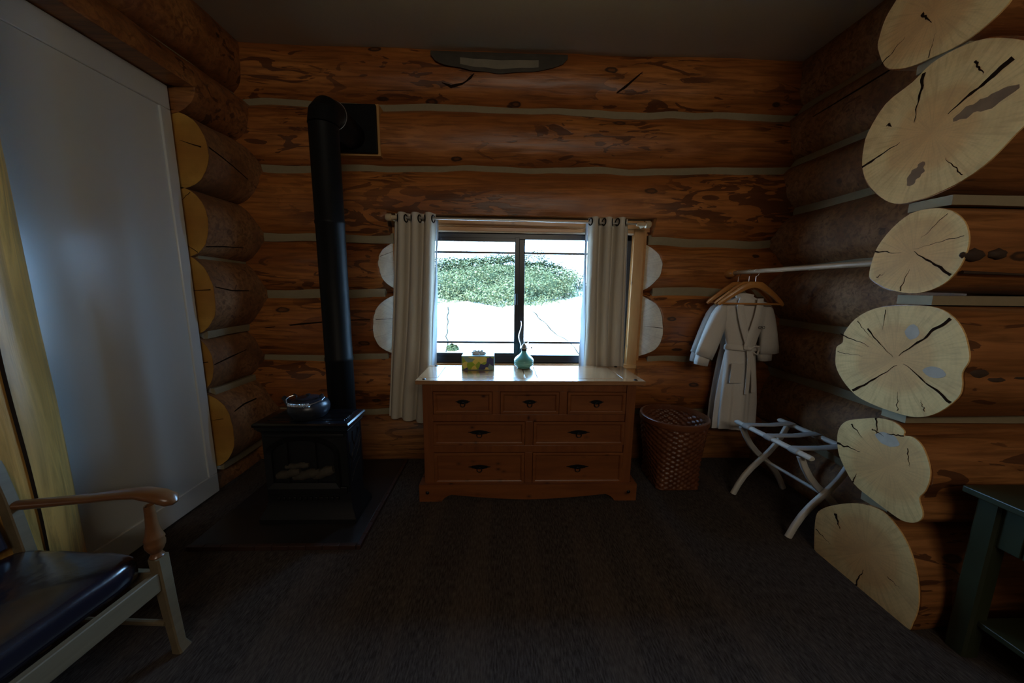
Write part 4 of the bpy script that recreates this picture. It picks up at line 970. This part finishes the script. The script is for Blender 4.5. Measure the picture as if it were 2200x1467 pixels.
# ------------------------------------------------------------------ folding luggage rack
rk = empty('luggage_rack', (1.782, 1.905, 0), math.radians(5), label='white folding luggage rack with three straps in the alcove', cat='luggage rack')
def curved(p0, p1, bow):
    out = []
    for k in range(9):
        u = k/8; p = Vector(p0).lerp(Vector(p1), u); s = math.sin(PI*u*2)*bow
        d = (Vector(p1)-Vector(p0)).normalized(); nn = Vector((-d.z, 0, d.x)); out.append(p+nn*s)
    return out
ZT = .485
for yy in (-.205, .205):
    MB().bar(curved((-.160, yy+.013, ZT-.01), (.215, yy+.013, .002), -.020), .034, .020, up=(0,1,0)).build('leg', M['rackwhite'], rk, True, sharp=50)
    MB().bar(curved((.150, yy-.013, ZT-.01), (-.190, yy-.013, .002), .020), .034, .020, up=(0,1,0)).build('leg', M['rackwhite'], rk, True, sharp=50)
for x in (-.165, .155):
    MB().tube([(x, -.262, ZT+.006), (x, -.255, ZT+.006), (x, .255, ZT+.006), (x, .262, ZT+.006)], [(.010,.016),(.014,.020),(.014,.020),(.010,.016)], 14).build('top_bar', M['rackwhite'], rk)
MB().tube([(.015, -.20, .238), (.015, .20, .238)], .010, 12).build('stretcher', M['rackwhite'], rk)
for yy in (-.165, .0, .165):
    mb = MB(); P0 = [(-.165, ZT+.023), (-.12, ZT+.019), (0, ZT+.014), (.11, ZT+.019), (.155, ZT+.023)]
    mb.bar([(x, yy, z) for x, z in P0], .052, .003, up=(0,0,1))
    for x in (-.165, .155): mb.tube([(x+.023*math.cos(2*PI*k/20)*1.0, yy, ZT+.006+.017*math.sin(2*PI*k/20)) for k in range(20)], [(.0015,.026)]*20, 8, closed=True, up=(1,0,0))
    mb.build('strap', M['strap'], rk, True, sharp=50)

# ------------------------------------------------------------------ armchair (front towards +x)
ac = empty('armchair', (-1.475, .835, 0), math.radians(-4), label='wooden armchair with glossy dark leather seat in the near left corner', cat='chair')
HWc = .30   # half width
FXc = .232  # front x
SEAT = .40
def leg_front(s):
    mb = MB(); y = s*HWc
    mb.bar([(FXc+.020, y+s*.012, 0), (FXc+.012, y+s*.010, .03), (FXc+.006, y+s*.004, .20), (FXc, y, .40)], [.044,.033,.037,.042], [.044,.033,.037,.042], up=(1,0,0))
    mb.lathe([(.018,.398),(.021,.404),(.017,.410),(.015,.418),(.022,.430),(.027,.442),(.0285,.456),(.026,.466),(.0285,.472),(.026,.480),(.021,.498),(.017,.525),(.015,.560),(.014,.600)], (FXc-.004, y, 0), 24, 1)
    return mb
for s in (-1, 1):
    leg_front(s).build('leg', [M['oakpale'], M['oak']], ac, True, sharp=40)
    mb = MB(); y = s*(HWc-.02)
    mb.bar([(-.265, y, 0), (-.245, y, .20), (-.235, y, .40), (-.262, y, .62), (-.345, y, 1.02)], .032, [.040,.042,.046,.042,.034], up=(1,0,0)); mb.build('back_post', M['oakpale'], ac, True, sharp=40)
    mb = MB(); y = s*HWc
    pts = [(-.262,y-s*.016,.590),(-.20,y-s*.012,.594),(-.10,y,.602),(.02,y+s*.006,.616),(.12,y+s*.008,.632),(.20,y+s*.006,.642),(.270,y,.638),(.312,y,.624),(.326,y,.614)]
    mb.tube(pts, [(.016,.018),(.017,.019),(.015,.021),(.013,.024),(.014,.027),(.016,.030),(.021,.031),(.020,.027),(.008,.012)], 18, up=(0,0,1)); mb.build('armrest', M['oak'], ac, True, sharp=60)
    mb = MB(); mb.tube([(FXc, s*(HWc-.01), .135), (-.24, s*(HWc-.03), .150)], .010, 10); mb.build('stretcher', M['oakpale'], ac)
    mb = MB(); mb.bar([(FXc-.02, s*(HWc-.004), .312), (-.235, s*(HWc-.024), .322)], .022, .065, up=(0,0,1)); mb.build('side_rail', M['oakpale'], ac, True)
mb = MB(); mb.bar([(FXc+.004, -HWc+.02, .315), (FXc+.004, HWc-.02, .315)], .024, .072, up=(0,0,1)); mb.build('front_rail', M['oakpale'], ac, True)
mb = MB(); mb.tube([(-.02, -HWc+.02, .142), (-.02, HWc-.02, .142)], .010, 10); mb.build('stretcher', M['oakpale'], ac)
# sprung cushion: soft box
mb = MB(); n = 64; rs = []
for f, z in ((.90,.352),(.985,.356),(1.0,.375),(1.0,.400),(.992,.418),(.965,.430),(.90,.437),(.70,.443),(.40,.447),(.05,.448)):
    ring = []
    for k in range(n):
        a = 2*PI*k/n; ca, sa = math.cos(a), math.sin(a); p = 9 if f > .5 else 5
        r = (abs(ca)**p+abs(sa)**p)**(-1/p)
        x, y = ca*r*.235*f, sa*r*(HWc-.018)*f
        ring.append((x-.018, y, z+.004*nz(x*14, y*14, 1)+(.003*nz(x*40, y*40) if z > .4 else 0)))
    rs.append(ring)
mb.rings(rs); mb.build('seat_cushion', M['leather'], ac, True, sharp=80)
for z, h in ((.94, .07), (.70, .05)):
    x = -.262-(z-.62)*.2075
    mb = MB(); mb.bar([(x, -HWc+.03, z), (x-.012, 0, z), (x, HWc-.03, z)], .022, h, up=(0,0,1)); mb.build('back_rail', M['oakpale'], ac, True)
mb = MB(); mb.bar([(-.262,0,.45),(-.30,0,.62),(-.345,0,.90)], .50, .05, up=(1,0,0)); mb.build('back_cushion', M['leather'], ac, True, bevel=.012)

# ------------------------------------------------------------------ green side table
gt = empty('side_table', (2.06, .76, 0), label='dark green painted table with grooved apron and low shelf', cat='table')
TX0_, TX1_, TY0_, TY1_ = -.335, .335, -.40, .365
MB().box(TX0_, TY0_, .632, TX1_, TY1_, .657).build('table_top', M['green'], gt, True, bevel=.004)
for x in (-.275, .275):
    for y in (-.345, .310): MB().bar([(x, y, 0), (x, y, .632)], .062, .062, up=(1,0,0)).build('leg', M['green'], gt, True)
mb = MB(); w_ = .0665
for k in range(9): mb.box(-.292, -.310+w_*k, .47, -.272, -.310+w_*k+w_-.006, .632); mb.box(.272, -.310+w_*k, .47, .292, -.310+w_*k+w_-.006, .632)
for k in range(7): mb.box(-.240+.07*k, .300, .47, -.240+.07*k+.064, .320, .632); mb.box(-.240+.07*k, -.355, .47, -.240+.07*k+.064, -.335, .632)
mb.box(-.272, -.33, .50, .272, .30, .60)
mb.build('apron', M['green'], gt, True, bevel=.002)
MB().box(-.285, -.32, .140, .285, .29, .162).build('shelf', M['green'], gt, True, bevel=.003)

# ------------------------------------------------------------------ outside: granite slope and shrubs
def gz(x, y):
    base = -.25+(y-3.2)*.265 if y < 10.6 else 1.711+(y-10.6)*.10
    return base+.10*nz(x*.5, y*.5)+.04*nz(x*1.4, y*1.4, 2)+.012*nz(x*5, y*5)+ (-.10*max(0, min(1, (x-1.2)/2.0)))
mb = MB(); NX, NY = 110, 110; X_0, X_1, Y_0, Y_1 = -9, 9, 3.1, 22
vs = [(X_0+(X_1-X_0)*i/NX, Y_0+(Y_1-Y_0)*(j/NY)**1.3, 0) for j in range(NY+1) for i in range(NX+1)]
vs = [(x, y, gz(x, y)) for x, y, _ in vs]
mb.add(vs, [(j*(NX+1)+i, j*(NX+1)+i+1, (j+1)*(NX+1)+i+1, (j+1)*(NX+1)+i) for j in range(NY) for i in range(NX)])
def ground_line(pts, w):
    K = 40; P = []
    for s in range(K+1):
        u = s/K*(len(pts)-1); i = min(int(u), len(pts)-2); f = u-i
        x = pts[i][0]*(1-f)+pts[i+1][0]*f+.05*nz(u*4, pts[0][0]); y = pts[i][1]*(1-f)+pts[i+1][1]*f
        P.append((x, y, gz(x, y)+.008))
    V = []; F_ = []
    for j, p in enumerate(P):
        ww = w*(.5+.9*abs(nz(j*.35, w*50)))
        V += [(p[0]-ww, p[1], gz(p[0]-ww, p[1])+.012), (p[0]+ww, p[1]+ww*.5, gz(p[0]+ww, p[1])+.012)]
        if j: F_.append((2*j-2, 2*j-1, 2*j+1, 2*j))
    mb.add(V, F_, 1)
ground_line([(.66, 7.4), (1.0, 6.1), (1.25, 5.3), (1.30, 4.4), (1.35, 3.9)], .020)
ground_line([(-1.20, 7.6), (-1.0, 6.2), (-.85, 5.2), (-.75, 4.4)], .018)
ground_line([(-.7, 5.6), (-.35, 5.45), (-.1, 5.6)], .012)
ground_line([(.9, 4.25), (1.3, 4.3), (1.9, 4.45)], .010)
tag(mb.build('ground', [M['granite'], M['seam']], None, True, sharp=180), 'pale granite slope rising outside the window', 'rock', kind='structure')
def shrub(x, y, rx, ry_, rz_, n, m, label, seed, cat='shrub'):
    rnd = random.Random(seed); root = empty('shrub', (x, y, gz(x, y)), label=label, cat=cat, group='shrubs on the rock outside'); mb = MB()
    for q in range(n):
        a = rnd.uniform(0, 2*PI); c = rnd.uniform(-.05, 1)**1.0; s = math.sqrt(max(0, 1-c*c)); k = 1+.30*nz(math.cos(a)*s*2.4+seed, math.sin(a)*s*2.4, c*2.4)+.14*nz(math.cos(a)*s*7+seed, math.sin(a)*s*7, c*7)
        k *= rnd.uniform(.86, 1.02)
        px, py, pz = rx*k*s*math.cos(a), ry_*k*s*math.sin(a), rz_*k*c
        gd = gz(x+px, y+py)-gz(x, y); p = Vector((px, py, gd+max(pz, -.02)))
        nrm = Vector((math.cos(a)*s/rx, math.sin(a)*s/ry_, c/rz_)).normalized()+Vector((rnd.uniform(-.7,.7), rnd.uniform(-.7,.7), rnd.uniform(-.3,.7)))
        nrm.normalize(); u = nrm.cross(Vector((rnd.uniform(-1,1), rnd.uniform(-1,1), rnd.uniform(-1,1)))).normalized(); w = nrm.cross(u); L = rnd.uniform(.016, .036)
        mb.add([p-u*L, p+w*L*.55, p+u*L, p-w*L*.55], [(0,1,2,3)])
    mb.build('foliage', m, root, False)
    core = MB(); rs = []
    for j in range(7):
        c = j/6; s = math.sqrt(max(.02, 1-c*c)); rs.append([(rx*.80*s*math.cos(2*PI*k/20), ry_*.80*s*math.sin(2*PI*k/20), gz(x+rx*.8*s*math.cos(2*PI*k/20), y+ry_*.8*s*math.sin(2*PI*k/20))-gz(x, y)+rz_*.78*c*(1+.2*nz(k*.9, j*.5, seed))-.03) for k in range(20)])
    core.rings(rs); core.build('branches', M['leaf2'], root, True, sharp=90)
    return root
shrub(-.30, 9.3, 2.60, 1.5, .84, 46000, M['leaf'], 'wide mound of yellow-green shrub spread over the rock bank', 1)
shrub(-.82, 5.55, .10, .08, .07, 260, M['leaf2'], 'tiny green tuft growing in a crack of the rock', 7)
shrub(-1.20, 5.1, .06, .05, .05, 120, M['leaf2'], 'tiny sprig on the rock left of the larger tuft', 9)
